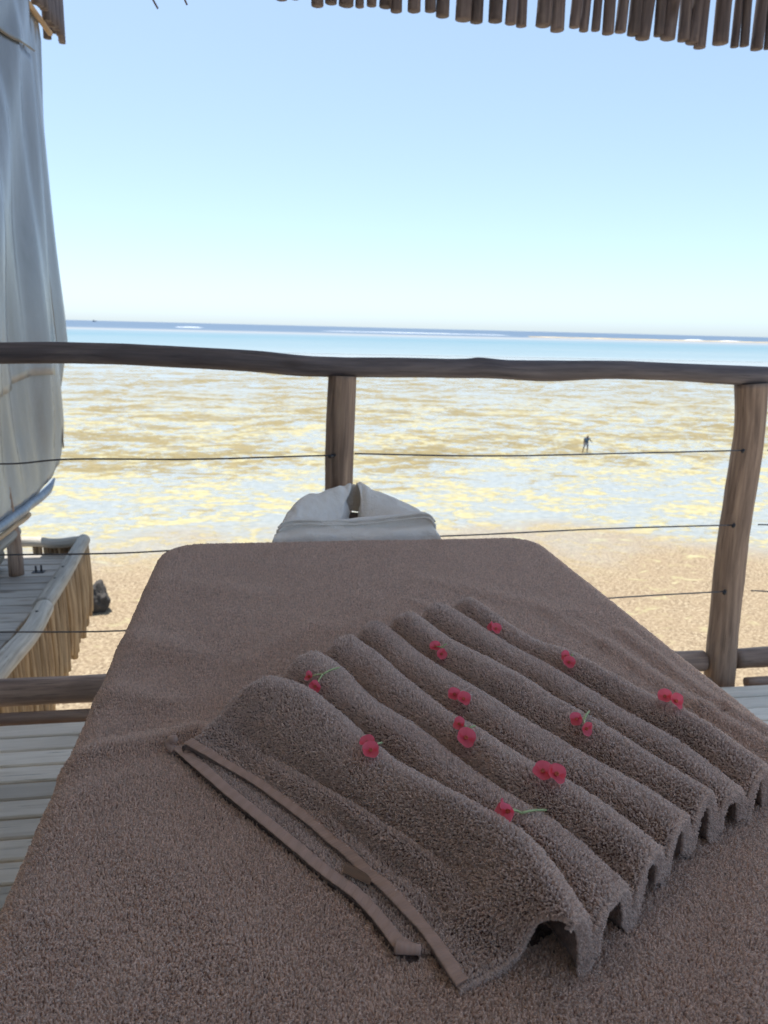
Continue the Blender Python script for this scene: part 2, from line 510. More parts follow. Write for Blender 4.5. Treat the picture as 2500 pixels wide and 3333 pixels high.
mobj('thatch', lr(slab(RX0, RXM, RB, 2.95, 0, .2)), BF, M['thatch'], roof, smooth=False)
mobj('eave_thatch', lr(slab(RXM+.004, RX1, 2.35, 2.95, 0, .2)), BF, M['thatch'], roof, smooth=False)
mobj('bounce_lining', lr(slab(RX0+.05, RXM-.05, RB+.05, 2.9, -.03, .01)), BF, cv.m, roof, smooth=False)  # unseen pale sheet added to bounce light down onto the bed
for x, y, z in ((-1.15, 2.05, 2.68), (2.05, 2.45, 2.62), (-1.15, -2.4, 3.2), (.47, -2.4, 3.2)):
    log('post', lr([(x, y, -.3), (x+.01, y, 1.2), (x, y, z)]), [.07, .065, .06], M['post'], roof, 16, .05, int(x*3+y*7), 30)
log('eave_pole', lr([(RX0, 2.955, 2.66), (1.2, 2.955, 2.655), (RX1, 2.955, 2.66)]), [.02, .02, .02], M['fringe'], roof, 12, .05, 3, 40)
FRINGE = [
    (0.077, 2.296, 0.0213), (0.124, 2.302, 0.0160), (0.204, 2.293, 0.0215), (0.251, 2.299, 0.0205), (0.304, 2.296, 0.0259), (0.354, 2.300, 0.0152), (0.394, 2.301, 0.0174), (0.444, 2.302, 0.0218), (0.486, 2.296, 0.0207), (0.549, 2.298, 0.0230), (0.607, 2.301, 0.0198), (0.653, 2.290, 0.0243), (0.730, 2.286, 0.0288), (0.784, 2.287, 0.0233), (0.852, 2.292, 0.0257), (0.907, 2.285, 0.0202), (0.955, 2.286, 0.0191), (1.032, 2.289, 0.0271), (1.092, 2.281, 0.0249), (1.152, 2.293, 0.0193), (1.196, 2.289, 0.0171), (1.238, 2.290, 0.0160), (1.284, 2.280, 0.0217), (1.334, 2.291, 0.0206), (1.387, 2.286, 0.0230), (1.429, 2.279, 0.0265), (1.489, 2.290, 0.0196), (1.524, 2.281, 0.0267), (1.595, 2.284, 0.0221), (1.631, 2.278, 0.0233), (1.670, 2.268, 0.0222), (1.741, 2.281, 0.0293), (1.807, 2.277, 0.0153), (1.843, 2.281, 0.0165), (1.902, 2.277, 0.0225), (1.945, 2.280, 0.0142)]
rf = random.Random(11)
x = 2.0
while x < 2.1:
    FRINGE.append((x, 2.28+rf.uniform(-.01, .01), rf.uniform(.016, .026))); x += rf.uniform(.04, .07)
x = .02
while x > -1.15:
    FRINGE.append((x, 2.31+rf.uniform(-.008, .008), rf.uniform(.016, .026))); x -= rf.uniform(.04, .065)
for i, (x, z, r) in enumerate(FRINGE):
    dx = rf.uniform(-.022, .03)*(1.3 if x > 1.4 else .6)
    yy = 3.0+rf.uniform(-.012, .012)
    log('stick', lr([(x, yy, z), (x+dx*.35, yy, z+.16), (x+dx, yy-.006, z+.52)]), [r*1.02, r, r*.93], M['fringe'], roof, 12, .07, i+20, 8)
for x0, z0, x1, z1 in ((-.372, 2.295, -.3413, 2.2364), (-.266, 2.31, -.2435, 2.2555)):
    log('straw', lr([(x0, 3.0, z0), ((x0+x1)/2-.002, 3.0, (z0+z1)/2), (x1, 3.0, z1)]), .0032, M['fringe'], roof, 6, 0, 1)
tag(roof, 'thatched roof edge with a fringe of short hanging sticks', 'roof')

# ------------------------------------------------------------------ neighbouring platform and pavilion
ZN = 1.195-1.3
V, F = [], []
for y in (2.7, 3.6, 4.25):
    v, f = box(-3.6, -1.03, y-.05, y+.05, ZN-.2, ZN-.034)
    F += [tuple(i+len(V) for i in q) for q in f]; V += v
for x in (-3.4, -1.75):
    v, f = box(x-.07, x+.07, 3.53, 3.67, ZG-.3, ZN-.201)
    F += [tuple(i+len(V) for i in q) for q in f]; V += v
nd = mobj('platform', V, F, M['kerb'], smooth=False)
tag(nd, 'lower neighbouring timber platform', kind='structure')
v, f = box(-3.6, -1.06, 0, .093, -.03, 0, .004)
pm2 = mesh_data('plank', v, f, M['deck2'], [(p[1]+.05*p[2], p[0]) for p in v], smooth=False)
y = 2.6
while y < 4.28:
    o = link(bpy.data.objects.new('plank', pm2), nd)
    o.location = (rp.uniform(-.01, .0), y, ZN+rp.uniform(-.0015, .0015))
    y += .104
# stick wall with log kerb
wall = empty('stick_wall', (-1.0, 3.5, ZN))
def lw(p): return [(a+1.0, b-3.5, c-ZN) for a, b, c in p]
cap1 = log('cap_log', lw([(-.975, 2.45, ZN+.055), (-.965, 2.75, ZN+.06), (-.952, 3.05, ZN+.06), (-.975, 3.33, ZN+.058)]), [.042, .042, .04, .039], M['greylog'], wall, 16, .05, 31, 30)
cap2 = log('cap_log', lw([(-.985, 3.335, ZN+.06), (-1.0, 3.7, ZN+.06), (-1.025, 4.1, ZN+.06), (-1.045, 4.42, ZN+.06)]), [.041, .039, .037, .036], M['greylog'], wall, 16, .05, 32, 40)
log('cap_log', lw([(-1.06, 4.385, ZN+.065), (-1.2, 4.38, ZN+.055), (-1.5, 4.40, ZN+.065), (-3.0, 4.4, ZN+.06)]), [.03, .028, .03, .03], M['greylog'], wall, 14, .06, 33, 40)
for i, (x, y) in enumerate(((-.966, 2.8), (-.962, 3.18), (-1.0, 3.62), (-1.008, 3.8), (-1.02, 4.0))):
    log('nail', lw([(x, y, ZN+.093), (x, y, ZN+.101)]), .006, nm, cap1 if y < 3.33 else cap2, 8, 0)
rs = random.Random(21)
y = 2.4
i = 0
while y < 4.42:
    r = rs.uniform(.010, .021)
    t = (y-2.4)/2.0
    x = -.985-.065*max(0, t-.3)+rs.uniform(-.012, .010)
    zb = ZN-(.50-.13*t)+rs.uniform(-.05, .04)
    if rs.random() < .1: r *= 1.25
    kx, ky = rs.uniform(-.008, .008), rs.uniform(-.015, .015)
    log('stick', lw([(x+kx*.5, y+ky, zb), (x+.006+kx, y+rs.uniform(-.006, .006), (zb+ZN)/2), (x, y, ZN+.04-rs.random()*.012)]), [r*.9, r, r*.95], M['stick'], wall, 9, .1, i+60, 9)
    y += r*2.0+rs.uniform(-.001, .008)
    i += 1
x = -1.04
while x > -1.32:
    r = rs.uniform(.012, .017)
    log('stick', lw([(x, 4.41, ZN-.38+rs.uniform(-.04, .03)), (x+rs.uniform(-.006, .006), 4.42, ZN-.2), (x, 4.41, ZN+.04)]), [r*.9, r, r], M['stick'], wall, 9, .1, i+60, 9)
    x -= r*2.02
    i += 1
tag(wall, 'low wall of upright tan sticks under grey log caps', 'wall')

# small metal cleat standing on the neighbouring boards
cl = empty('cleat', (-1.19, 4.02, ZN))
log('upright', [(-.012, 0, 0), (-.012, 0, .036)], .005, nm, cl, 8, 0)
log('upright', [(.012, .01, 0), (.012, .01, .036)], .005, nm, cl, 8, 0)
mobj('base', *box(-.03, .03, -.02, .02, 0, .005), nm, cl, smooth=False)
tag(cl, 'small dark metal cleat standing on the platform boards', 'cleat')

pav = empty('pavilion', (-1.29, 3.98, ZN))
def lv(p): return [(a+1.29, b-3.98, c-ZN) for a, b, c in p]
log('post', lv([(-1.29, 3.99, ZN), (-1.288, 3.985, ZN+.2), (-1.31, 3.985, .30), (-1.40, 3.985, 1.6), (-1.44, 3.985, 3.12)]), [.038, .036, .035, .035, .035], M['post'], pav, 16, .05, 41, 40)
log('post', lv([(-3.3, 3.98, ZN), (-3.3, 3.98, 3.12)]), [.04, .036], M['post'], pav, 14, .05, 42, 20)
log('brace', lv([(-1.285, 4.02, .125), (-1.31, 3.75, .10), (-1.42, 3.2, .05)]), [.030, .031, .032], M['greylog'], pav, 14, .05, 43, 20)
log('fascia_pole', lv([(-1.27, 2.9, 2.885), (-1.262, 4.2, 2.89), (-1.257, 5.40, 2.885)]), [.018, .018, .016], M['tanpole'], pav, 12, .06, 44, 30)
V = [(-3.7, 2.5, 3.02), (-1.27, 2.5, 3.02), (-1.27, 4.98, 3.02), (-3.7, 4.98, 3.02), (-3.7, 2.5, 3.26), (-1.27, 2.5, 3.26), (-1.27, 4.98, 3.26), (-3.7, 4.98, 3.26)]
mobj('thatch', lv(V), [(3, 2, 1, 0), (4, 5, 6, 7), (0, 1, 5, 4), (1, 2, 6, 5), (2, 3, 7, 6), (3, 0, 4, 7)], M['thatch'], pav, smooth=False)
y = 4.3
i = 0
while y < 5.58:
    r = rs.uniform(.018, .026)
    log('stick', lv([(-1.225+rs.uniform(-.006, .006), y, 2.90+rs.uniform(-.012, .03)), (-1.225, y+rs.uniform(-.01, .01), 3.3)]), [r, r*.95], M['rail'], pav, 10, .06, 100+i, 6)
    y += r*2+rs.uniform(0, .008)
    i += 1
x = -1.26
while x > -1.32:
    r = rs.uniform(.018, .026)
    log('stick', lv([(x, 5.54+rs.uniform(-.006, .006), 2.91+rs.uniform(-.02, .03)), (x, 5.54, 3.3)]), [r, r*.95], M['fringe'], pav, 10, .06, 100+i, 6)
    x -= r*2.1; i += 1
for q, (yy, zt) in enumerate(((3.5, .16), (3.545, .15), (3.6, .17), (3.65, .15))):
    log('stick', lv([(-1.6, yy+.5, -.02), (-1.605, yy+.5, .30)]), [.018, .018], M['kerb'], pav, 9, .08, 150+q, 6)
tag(pav, 'neighbouring pavilion with stick eaves and a reddish log post', 'pavilion')
# rolled mat
mt = NT('reed')
mtn = mt.n('TexWave', Vector=mt.n('TexCoord').outputs['UV'], Scale=40.0, Distortion=2.0)
mt.p(Base_Color=mt.ramp(mtn.outputs[0], [(.2, (.22, .18, .12)), (.8, (.55, .50, .40))]), Roughness=.9, Normal=mt.bump(mtn.outputs[0], .7, .006))
o = log('rolled_mat', [(-1.47, 3.5, ZN+.075), (-1.46, 3.9, ZN+.075), (-1.455, 4.12, ZN+.075)], [.075, .075, .074], mt.m, None, 16, .05, 7, 30)
tag(o, 'rolled reed mat lying beside the reddish log post', 'mat')

# ------------------------------------------------------------------ canvas blind of the neighbouring pavilion
k = NT('blind_canvas')
tc = k.n('TexCoord')
st = k.noise(k.map(tc.outputs['Object'], (4, 4, 1.2)), 1.0, 6, .65, .4)
fn = k.noise(tc.outputs['Object'], 90, 3)
cc = k.ramp(st.outputs[0], [(.25, (.16, .18, .195)), (.5, (.225, .255, .285)), (.75, (.28, .315, .36))])
k.p(Base_Color=cc, Roughness=.16, Specular_IOR_Level=1.0, Normal=k.bump(k.math('ADD', k.math('MULTIPLY', st.outputs[0], 3.0), fn.outputs[0]), .25, .004))
tr = k.n('BsdfTranslucent', Color=(.5, .49, .42))
ms_ = k.n('MixShader', Fac=.12)
k.t.links.new(k.b.outputs[0], ms_.inputs[1]); k.t.links.new(tr.outputs[0], ms_.inputs[2])
k.t.links.new(ms_.outputs[0], k.out.inputs[0])
M['canvas'] = k.m
BX = -1.27
def farY(z):
    return float(np.interp(z, [.2, .24, .28, .33, .42, .6, .9, 1.18, 1.4, 1.84, 2.3, 2.55, 2.8, 2.9], [4.52, 4.64, 4.76, 4.83, 4.89, 4.98, 5.12, 5.27, 5.25, 5.22, 5.21, 5.24, 5.26, 5.24]))
def foldx(y, z):
    top = np.clip((z-.2)/2.7, 0, 1)
    low = .3+.7*np.clip((z-.24)/.35, 0, 1)
    a = .018*math.sin(y*8.0+z*.7+.6*math.sin(z*1.3))*(1-.45*top)
    a += .011*math.sin(y*23+1.3+.8*z)*(1-.3*top)+.003*math.sin(y*47+2*z)
    a += .02*noise.noise((y*3.2, z*.9, 4.4))
    fan = (4.98-y)/(3.25-z)                               # folds fanning out from the upper corner
    a += .030*math.sin(fan*13+.5)*np.clip((2.95-z)/1.2, 0, 1)*np.clip(fan*4+.3, 0, 1)
    a += .03*math.exp(-((z-1.05)/.5)**2)*np.clip((y-4.6)/.8, 0, 1)          # wind belly near the far edge
    return a*low
def sheet(name, y0, zlo, zhi, off, parent, ymax=None, ny=70, nz=60):
    P = np.zeros((ny, nz, 3))
    for i in range(ny):
        for j in range(nz):
            f = i/(ny-1)
            z = zlo(f)+(zhi-zlo(f))*j/(nz-1)
            y1 = farY(z) if ymax is None else ymax(z)
            y = y0+(y1-y0)*f
            P[i, j] = (BX+foldx(y, z)+off, y, z)
    o = gridobj(name, P, M['canvas'], parent)
    o.modifiers.new('thickness', 'SOLIDIFY').thickness = .002
    return o
blind = empty('canvas_blind', (BX, 4.2, .22))
def lb(p): return [(a-BX, b-4.2, c-.22) for a, b, c in p]
def fit(o):
    o.location = (-BX, -4.2, -.22)
    return o
fit(sheet('sheet', 2.95, lambda f: .22+.11*max(0, (f-.80)/.2)**2, 2.93, 0, blind))
fit(sheet('upper_layer', 2.95, lambda f: .86+.03*math.sin(f*9), 2.60, .014, blind, lambda z: 4.72+.06*z, 50, 40))
fit(sheet('valance', 2.95, lambda f: 2.60-.035*math.exp(-((f-.84)/.09)**2)+.02*math.sin(f*8), 2.92, .028, blind, lambda z: 4.86, 60, 14))
hp = []
for y in np.linspace(2.95, 4.70, 26):
    f = (y-2.95)/(4.82-2.95)
    z = .21+.115*max(0, (f-.80)/.2)**2
    hp.append((BX+foldx(y, z)+.004, y, z))
hem = NT('blind_hem')
hem.p(Base_Color=(.17, .21, .26), Roughness=.3, Normal=hem.bump(hem.noise(hem.map(hem.n('TexCoord').outputs['UV'], (8, 30, 1)), 1.0, 4).outputs[0], .6, .01))
log('hem_roll', lb(hp), [.025]*24+[.018, .008], hem.m, blind, 12, .12, 50)
log('pull_pole', lb([(p[0]+.002, p[1], p[2]-.046) for p in hp[:19]]), [.014]*19, M['tanpole'], blind, 10, .05, 51)
cord = plain('cord', (.22, .18, .14), .8)
cp = [(BX+foldx(5.02, z)+.034, 4.80+.03*(2.9-z)+.02*math.sin(z*2), z) for z in np.linspace(2.9, .42, 40)]
log('cord', lb(cp), .004, cord, blind, 6, 0, 1)
cp = [(BX+foldx(5.1, z)+.010, 4.95+.01*(2.9-z), z) for z in np.linspace(2.3, .45, 34)]
log('cord', lb(cp), .0028, cord, blind, 6, 0, 1)
hv = [(BX+foldx(2.95+(4.86-2.95)*f, 2.6)+.034, 2.95+(4.86-2.95)*f, 2.605-.035*math.exp(-((f-.84)/.09)**2)+.02*math.sin(f*8)) for f in np.linspace(0, 1, 50)]
log('valance_hem', lb(hv), .003, cord, blind, 6, 0, 1)
tag(blind, 'grey canvas roll blind with soft folds hanging from the neighbouring pavilion', 'blind')

sb = empty('shade_blind', (-1.24, -.4, 0))  # unseen sheets added to keep left and rear light off the pleats
P = np.zeros((60, 20, 3))
for i in range(60):
    for j in range(20):
        y_ = -2.5+4.55*i/59
        P[i, j] = (.03*math.sin(y_*9)+.015*math.sin(y_*21+j*.1), y_+.4, .12+2.5*j/19)
o = gridobj('sheet', P, M['canvas'], sb)
o.modifiers.new('thickness', 'SOLIDIFY').thickness = .002
log('hem_roll', [(0, -2.1, .10), (0, .5, .10), (0, 2.4, .10)], .03, hem.m, sb, 12, .08, 3, 30)
P = np.zeros((40, 20, 3))
for i in range(40):
    for j in range(20):
        x_ = 1.70*i/39
        P[i, j] = (x_+.02, -2.12+.03*math.sin(x_*9)+.015*math.sin(x_*23), .12+2.75*j/19)
o = gridobj('shade_end_sheet', P, M['canvas'], sb)
o.modifiers.new('thickness', 'SOLIDIFY').thickness = .002
tag(sb, 'unseen grey canvas sheets added to shade the left side and back of the massage deck', 'blind')

# ------------------------------------------------------------------ wading person
sk = plain('skin', (.09, .05, .035), .6)
sh = plain('shirt_cloth', (.06, .10, .15), .9)
shorts = plain('shorts_cloth', (.30, .28, .27), .9)
def skin(name, verts, edges, radii, mat, parent=None):
    me = bpy.data.meshes.new(name)
    me.from_pydata(verts, edges, [])
    me.materials.append(mat)
    o = link(bpy.data.objects.new(name, me), parent)
    m = o.modifiers.new('skin', 'SKIN')
    for v, r in zip(me.skin_vertices[0].data, radii):
        v.radius = (r, r) if not isinstance(r, tuple) else r
    me.skin_vertices[0].data[0].use_root = True
    m.use_smooth_shade = True
    o.modifiers.new('sub', 'SUBSURF').levels = 1
    return o
pv = [(0, 0, .84), (.02, .02, 1.02), (.05, .02, 1.22), (.07, .0, 1.32), (.08, -.02, 1.40), (.09, -.03, 1.50),
      (-.13, .02, 1.24), (-.22, -.02, 1.02), (-.20, -.12, .82), (-.19, -.16, .74),
      (.23, .02, 1.23), (.34, -.02, 1.06), (.47, -.06, .96), (.53, -.08, .92),
      (-.10, 0, .80), (-.17, -.10, .46), (-.24, .04, .08), (-.24, -.10, .03),
      (.10, 0, .80), (.14, -.06, .45), (.12, .06, .08), (.12, -.08, .03)]
pe = [(0, 1), (1, 2), (2, 3), (3, 4), (4, 5), (2, 6), (6, 7), (7, 8), (8, 9), (2, 10), (10, 11), (11, 12), (12, 13), (0, 14), (14, 15), (15, 16), (16, 17), (0, 18), (18, 19), (19, 20), (20, 21)]
pr = [.12, .12, .14, .06, .085, .08, .055, .045, .036, .03, .055, .045, .036, .03, .09, .06, .04, .035, .09, .06, .04, .035]
person = skin('person', pv, pe, pr, sk)
person.location = (27.2, 60.56, ZG-.01)
person.rotation_euler = (0, 0, rad(-20))
skin('shirt', [(.01, .01, .84), (.02, .02, 1.02), (.05, .02, 1.24), (-.14, .02, 1.24), (-.19, 0, 1.10), (.24, .02, 1.23), (.31, 0, 1.12)],
     [(0, 1), (1, 2), (2, 3), (3, 4), (2, 5), (5, 6)], [.15, .15, .165, .08, .075, .08, .075], sh, person)
skin('shorts', [(0, 0, .86), (-.10, 0, .78), (-.165, -.085, .50), (.10, 0, .78), (.14, -.05, .50)], [(0, 1), (1, 2), (0, 3), (3, 4)], [.14, .11, .095, .11, .095], shorts, person)
tag(person, 'person in dark blue shirt wading across the shallow flat', 'person')

#@@TABLE
# ------------------------------------------------------------------ massage table
ZB = .75
TX0, TX1, TY0, TY1 = -.213, .596, -.45, 1.553
vinyl = plain('table_vinyl', (.05, .035, .03), .5)
tbl = empty('massage_table', (.19, .55, 0))
def lt(p): return [(a-.19, b-.55, c) for a, b, c in p]
v, f = box(TX0+.02, TX1-.02, TY0+.02, TY1-.02, ZB-.085, ZB-.012, .02)
mobj('tabletop', lt(v), f, vinyl, tbl, smooth=False)
for x in (TX0+.09, TX1-.09):
    for y in (TY0+.15, TY1-.2):
        v, f = box(x-.03, x+.03, y-.03, y+.03, .001, ZB-.086)
        mobj('leg', lt(v), f, M['kerb'], tbl, smooth=False)
v, f = box(.14, .25, TY1-.1, 1.80, ZB-.07, ZB-.04)
mobj('cradle_bracket', lt(v), f, vinyl, tbl, smooth=False)
# horseshoe cushion, hidden under the white towel
cpts = [(.20+.105*math.cos(a), 1.715+.10*math.sin(a), ZB-.062+.02*max(0, math.sin(a))) for a in np.linspace(rad(-60), rad(240), 24)]
V, F, UV = tube(lt(cpts), .038, 12)
mobj('face_cushion', V, F, vinyl, tbl)
tag(tbl, 'dark padded massage table with a face cradle under brown towelling', 'table')

# ------------------------------------------------------------------ terry cloth
def terry(name, base, lift=1.0):
    k = NT(name)
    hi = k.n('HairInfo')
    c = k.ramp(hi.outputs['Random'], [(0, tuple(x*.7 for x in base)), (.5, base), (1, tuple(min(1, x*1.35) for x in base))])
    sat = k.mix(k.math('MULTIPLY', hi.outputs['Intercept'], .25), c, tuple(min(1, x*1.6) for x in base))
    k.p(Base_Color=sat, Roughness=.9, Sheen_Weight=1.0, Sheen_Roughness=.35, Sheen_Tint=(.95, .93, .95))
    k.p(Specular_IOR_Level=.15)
    tr = k.n('BsdfTranslucent', Color=k.mix(.5, sat, (.85, .76, .74)))
    m = k.n('MixShader', Fac=.35)
    k.t.links.new(k.b.outputs[0], m.inputs[1]); k.t.links.new(tr.outputs[0], m.inputs[2])
    k.t.links.new(m.outputs[0], k.out.inputs[0])
    return k.m
BROWN = (.64, .47, .37)
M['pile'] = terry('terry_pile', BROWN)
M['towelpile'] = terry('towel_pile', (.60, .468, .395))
k = NT('terry_ground')
fn = k.noise(k.n('TexCoord').outputs['Object'], 420, 3, .6)
k.p(Base_Color=k.ramp(fn.outputs[0], [(.3, (.17, .122, .102)), (.7, (.30, .215, .18))]), Roughness=.95, Sheen_Weight=.1, Sheen_Roughness=.5,
    Normal=k.bump(fn.outputs[0], .9, .003))
M['ground'] = k.m

def pile(name, V, F, parent, dens, length, radius, seed, mat=None, mask=None, offset=None, lean=(0, 0, 0)):
    """terry loops standing on the triangles of a mesh; dens(points)->loops per m2 at most dmax"""
    rng = np.random.default_rng(seed)
    V = np.asarray(V, float); F = np.asarray(F)
    A, B, C_, D_ = (V[F[:, q]] for q in range(4))
    N_ = np.cross(C_-A, D_-B)
    area = np.linalg.norm(N_, axis=1)/2
    Nn = N_/np.maximum(2*area[:, None], 1e-12)
    d = dens((A+B+C_+D_)/4)
    cum = np.floor(np.r_[0, np.cumsum(area*d)]+rng.random())
    n = np.diff(cum).astype(int)
    idx = np.repeat(np.arange(len(F)), n)
    first = np.repeat(np.r_[0, np.cumsum(n)[:-1]], n)
    kk = np.arange(len(idx))-first                       # index of a loop within its face
    jx, jy = rng.random(len(F)), rng.random(len(F))
    r1 = (jx[idx]+kk*.7548776662) % 1.0                  # low-discrepancy spread, no bald spots
    r2 = (jy[idx]+kk*.5698402910) % 1.0
    P = (A[idx]*((1-r1)*(1-r2))[:, None]+B[idx]*(r1*(1-r2))[:, None]+C_[idx]*(r1*r2)[:, None]+D_[idx]*((1-r1)*r2)[:, None])
    N0 = Nn[idx]
    dd = d[idx]
    if mask is not None:
        kp = mask(P); P, N0, dd = P[kp], N0[kp], dd[kp]
    m = len(P)
    dmax = d.max()
    thick = np.sqrt(dmax/np.maximum(dd, 1))            # sparser loops are fatter
    # lean field: loops lie over together in small tufts, seen as the mottling of terry
    q = P*1000
    ph = np.stack([np.sin(q[:, 0]*.37+1.3*np.sin(q[:, 1]*.23))+np.sin(q[:, 1]*.51+q[:, 2]*.4),
                   np.sin(q[:, 1]*.41+1.7*np.sin(q[:, 0]*.19))+np.sin(q[:, 0]*.47-q[:, 2]*.3),
                   np.sin(q[:, 2]*.4+q[:, 0]*.3)], 1)
    J = ph*.09+rng.normal(0, .26, (m, 3))+np.asarray(lean)
    x_, y_, z_ = P[:, 0], P[:, 1], P[:, 2]
    nap = np.sin(x_*61+2.1*np.sin(y_*37)+z_*50)+np.sin(y_*53+1.7*np.sin(x_*29))+.7*np.sin((x_-y_)*97+3*np.sin(y_*23))
    J += np.stack([.10*nap, -.12*nap, 0*nap], 1)           # brushed patches of the nap
    J -= N0*(J*N0).sum(1)[:, None]
    L = length*(.6+.8*rng.random(m))
    L *= 1+.06*ph[:, 0]
    side = np.cross(N0, rng.normal(size=(m, 3)))
    side /= np.maximum(np.linalg.norm(side, axis=1)[:, None], 1e-9)
    p0 = P-N0*.0006
    p1 = P+N0*(L*.55)[:, None]+J*(L*.25)[:, None]+side*(L*.10)[:, None]
    p2 = P+N0*(L*.98)[:, None]+J*(L*.75)[:, None]+side*(L*.05)[:, None]
    p3 = P+N0*(L*.72)[:, None]+J*(L*.85)[:, None]-side*(L*.14)[:, None]
    pts = np.stack([p0, p1, p2, p3], 1)
    if offset is not None: pts = pts-np.asarray(offset)
    rr = np.stack([radius*.9*thick, radius*1.05*thick, radius*1.1*thick, radius*.8*thick], 1)
    hc = bpy.data.hair_curves.new(name)
    hc.add_curves([4]*m)
    hc.points.foreach_set('position', pts.astype(np.float32).ravel())
    ra = hc.attributes.get('radius') or hc.attributes.new('radius', 'FLOAT', 'POINT')
    ra.data.foreach_set('value', rr.astype(np.float32).ravel())
    hc.materials.append(mat or M['pile'])
    o = link(bpy.data.objects.new(name, hc), parent)
    o['kind'] = 'stuff'
    return o, m

# ------------------------------------------------------------------ brown cover over the table
RC, RE = .085, .030
WR = [(-.216, .741, -.079, .771, .016, .007), (-.079, .771, .02, .80, .022, .004), (.489, .96, .52, .76, .012, .006), (.52, .76, .56, .62, .014, .007),
      (.537, 1.0, .55, .76, .010, .006), (.55, .76, .585, .64, .010, .006), (.45, 1.10, .49, .96, .014, .003), (-.037, .946, .069, 1.074, .016, .0035),
      (.234, 1.165, .271, 1.12, .012, .003), (-.15, 1.0, -.06, 1.12, .03, .003), (.10, 1.05, .17, 1.10, .02, .003), (-.20, .66, -.12, .70, .02, .004), (-.21, 1.06, -.10, .98, .03, .005), (-.21, .90, -.12, .85, .022, .005),
      (.28, 1.27, .50, 1.08, .028, .003), (-.12, .60, -.02, .47, .03, .003), (-.19, 1.30, -.02, 1.22, .035, .003), (.33, .38, .42, .50, .03, .003)]
nx, ny = 150, 300
ext = RE*math.pi/2+.26
ax = np.linspace(TX0-ext+RE, TX1+ext-RE, nx)
by = np.linspace(TY0-.1, TY1+ext-RE, ny)
A_, B_ = np.meshgrid(ax, by, indexing='ij')
cxm, cym = (TX0+TX1)/2, (TY0+TY1)/2
hx, hy = (TX1-TX0)/2, (TY1-TY0)/2
qx, qy = np.abs(A_-cxm)-hx+RC, np.abs(B_-cym)-hy+RC
qx0, qy0 = np.maximum(qx, 0), np.maximum(qy, 0)
ln = np.hypot(qx0, qy0)
sd = ln+np.minimum(np.maximum(qx, qy), 0)-RC
gx = np.where(ln > 1e-9, qx0/np.maximum(ln, 1e-9), (qx > qy)*1.0)*np.sign(A_-cxm)
gy = np.where(ln > 1e-9, qy0/np.maximum(ln, 1e-9), (qx <= qy)*1.0)*np.sign(B_-cym)
s_ = np.maximum(sd+RE, 0)
tht = np.minimum(s_/RE, math.pi/2)
drop = np.maximum(s_-RE*math.pi/2, 0)
off = RE*np.sin(tht)+drop*.07
P = np.zeros((nx, ny, 3))
P[..., 0] = A_-gx*s_+gx*off
P[..., 1] = B_-gy*s_+gy*off
P[..., 2] = ZB-RE*(1-np.cos(tht))-drop
dz = np.zeros_like(A_)
for x0, y0, x1, y1, w, h in WR:
    dx, dy = x1-x0, y1-y0
    t = np.clip(((A_-x0)*dx+(B_-y0)*dy)/(dx*dx+dy*dy), 0, 1)
    dist = np.hypot(A_-x0-t*dx, B_-y0-t*dy)
    dz += 1.1*h*np.exp(-(dist/w)**2)
und = np.array([[noise.noise((a*5, b*5, .3))*.0025+noise.noise((a*14, b*14, 2.3))*.0012 for b in by] for a in ax])
topw = np.clip(1-s_/(RE*1.2), 0, 1)
P[..., 2] += (dz+und)*topw
sidew = np.clip(drop/.1, 0, 1)
wv = np.array([[.012*math.sin(b*17+a*11)+.008*math.sin(b*41+a*23) for b in by] for a in ax])
P[..., 0] += gx*(wv*sidew+dz*.5*(1-topw)); P[..., 1] += gy*(wv*sidew)
CV, CF = grid(P)
CF = CF[:, ::-1]
cover = mobj('table_cover', CV.tolist(), CF.tolist(), M['ground'])
tag(cover, 'large brown terry towel spread over the massage table', 'towel')
def dens_cover(p):
    near = np.clip((1.15-p[:, 1])/.7, 0, 1)
    d = 260000+330000*near
    vis = (p[:, 1] > .22) & (p[:, 2] > ZB-.09)
    return np.where(vis, d, 0.0)

# ------------------------------------------------------------------ pleated brown towel
CREST = [
    [(0.2851, 1.0091), (0.3104, 0.9451), (0.3343, 0.8806), (0.3581, 0.8161), (0.3842, 0.7524), (0.4131, 0.6901), (0.4446, 0.6289), (0.4595, 0.5664)],
    [(0.2309, 0.9924), (0.2608, 0.9292), (0.2859, 0.8638), (0.3100, 0.7982), (0.3335, 0.7322), (0.3585, 0.6669), (0.3867, 0.6029), (0.4068, 0.5368)],
    [(0.1793, 0.9440), (0.2056, 0.8836), (0.2319, 0.8231), (0.2594, 0.7632), (0.2922, 0.7063), (0.3264, 0.6504), (0.3524, 0.5899), (0.3772, 0.5291)],
    [(0.1328, 0.9362), (0.1598, 0.8725), (0.1801, 0.8062), (0.2029, 0.7412), (0.2380, 0.6815), (0.2727, 0.6215), (0.3074, 0.5616), (0.3361, 0.4999)],
    [(0.0902, 0.8894), (0.1207, 0.8300), (0.1442, 0.7665), (0.1694, 0.7036), (0.1941, 0.6406), (0.2198, 0.5781), (0.2592, 0.5230), (0.2909, 0.4636)],
    [(0.0388, 0.8299), (0.0734, 0.7757), (0.0999, 0.7170), (0.1338, 0.6621), (0.1627, 0.6045), (0.1909, 0.5465), (0.2220, 0.4901), (0.2470, 0.4315)],
    [(-0.0151, 0.7700), (0.0320, 0.7296), (0.0644, 0.6764), (0.0960, 0.6226), (0.1271, 0.5685), (0.1596, 0.5153), (0.1865, 0.4593), (0.1993, 0.3987)],
]
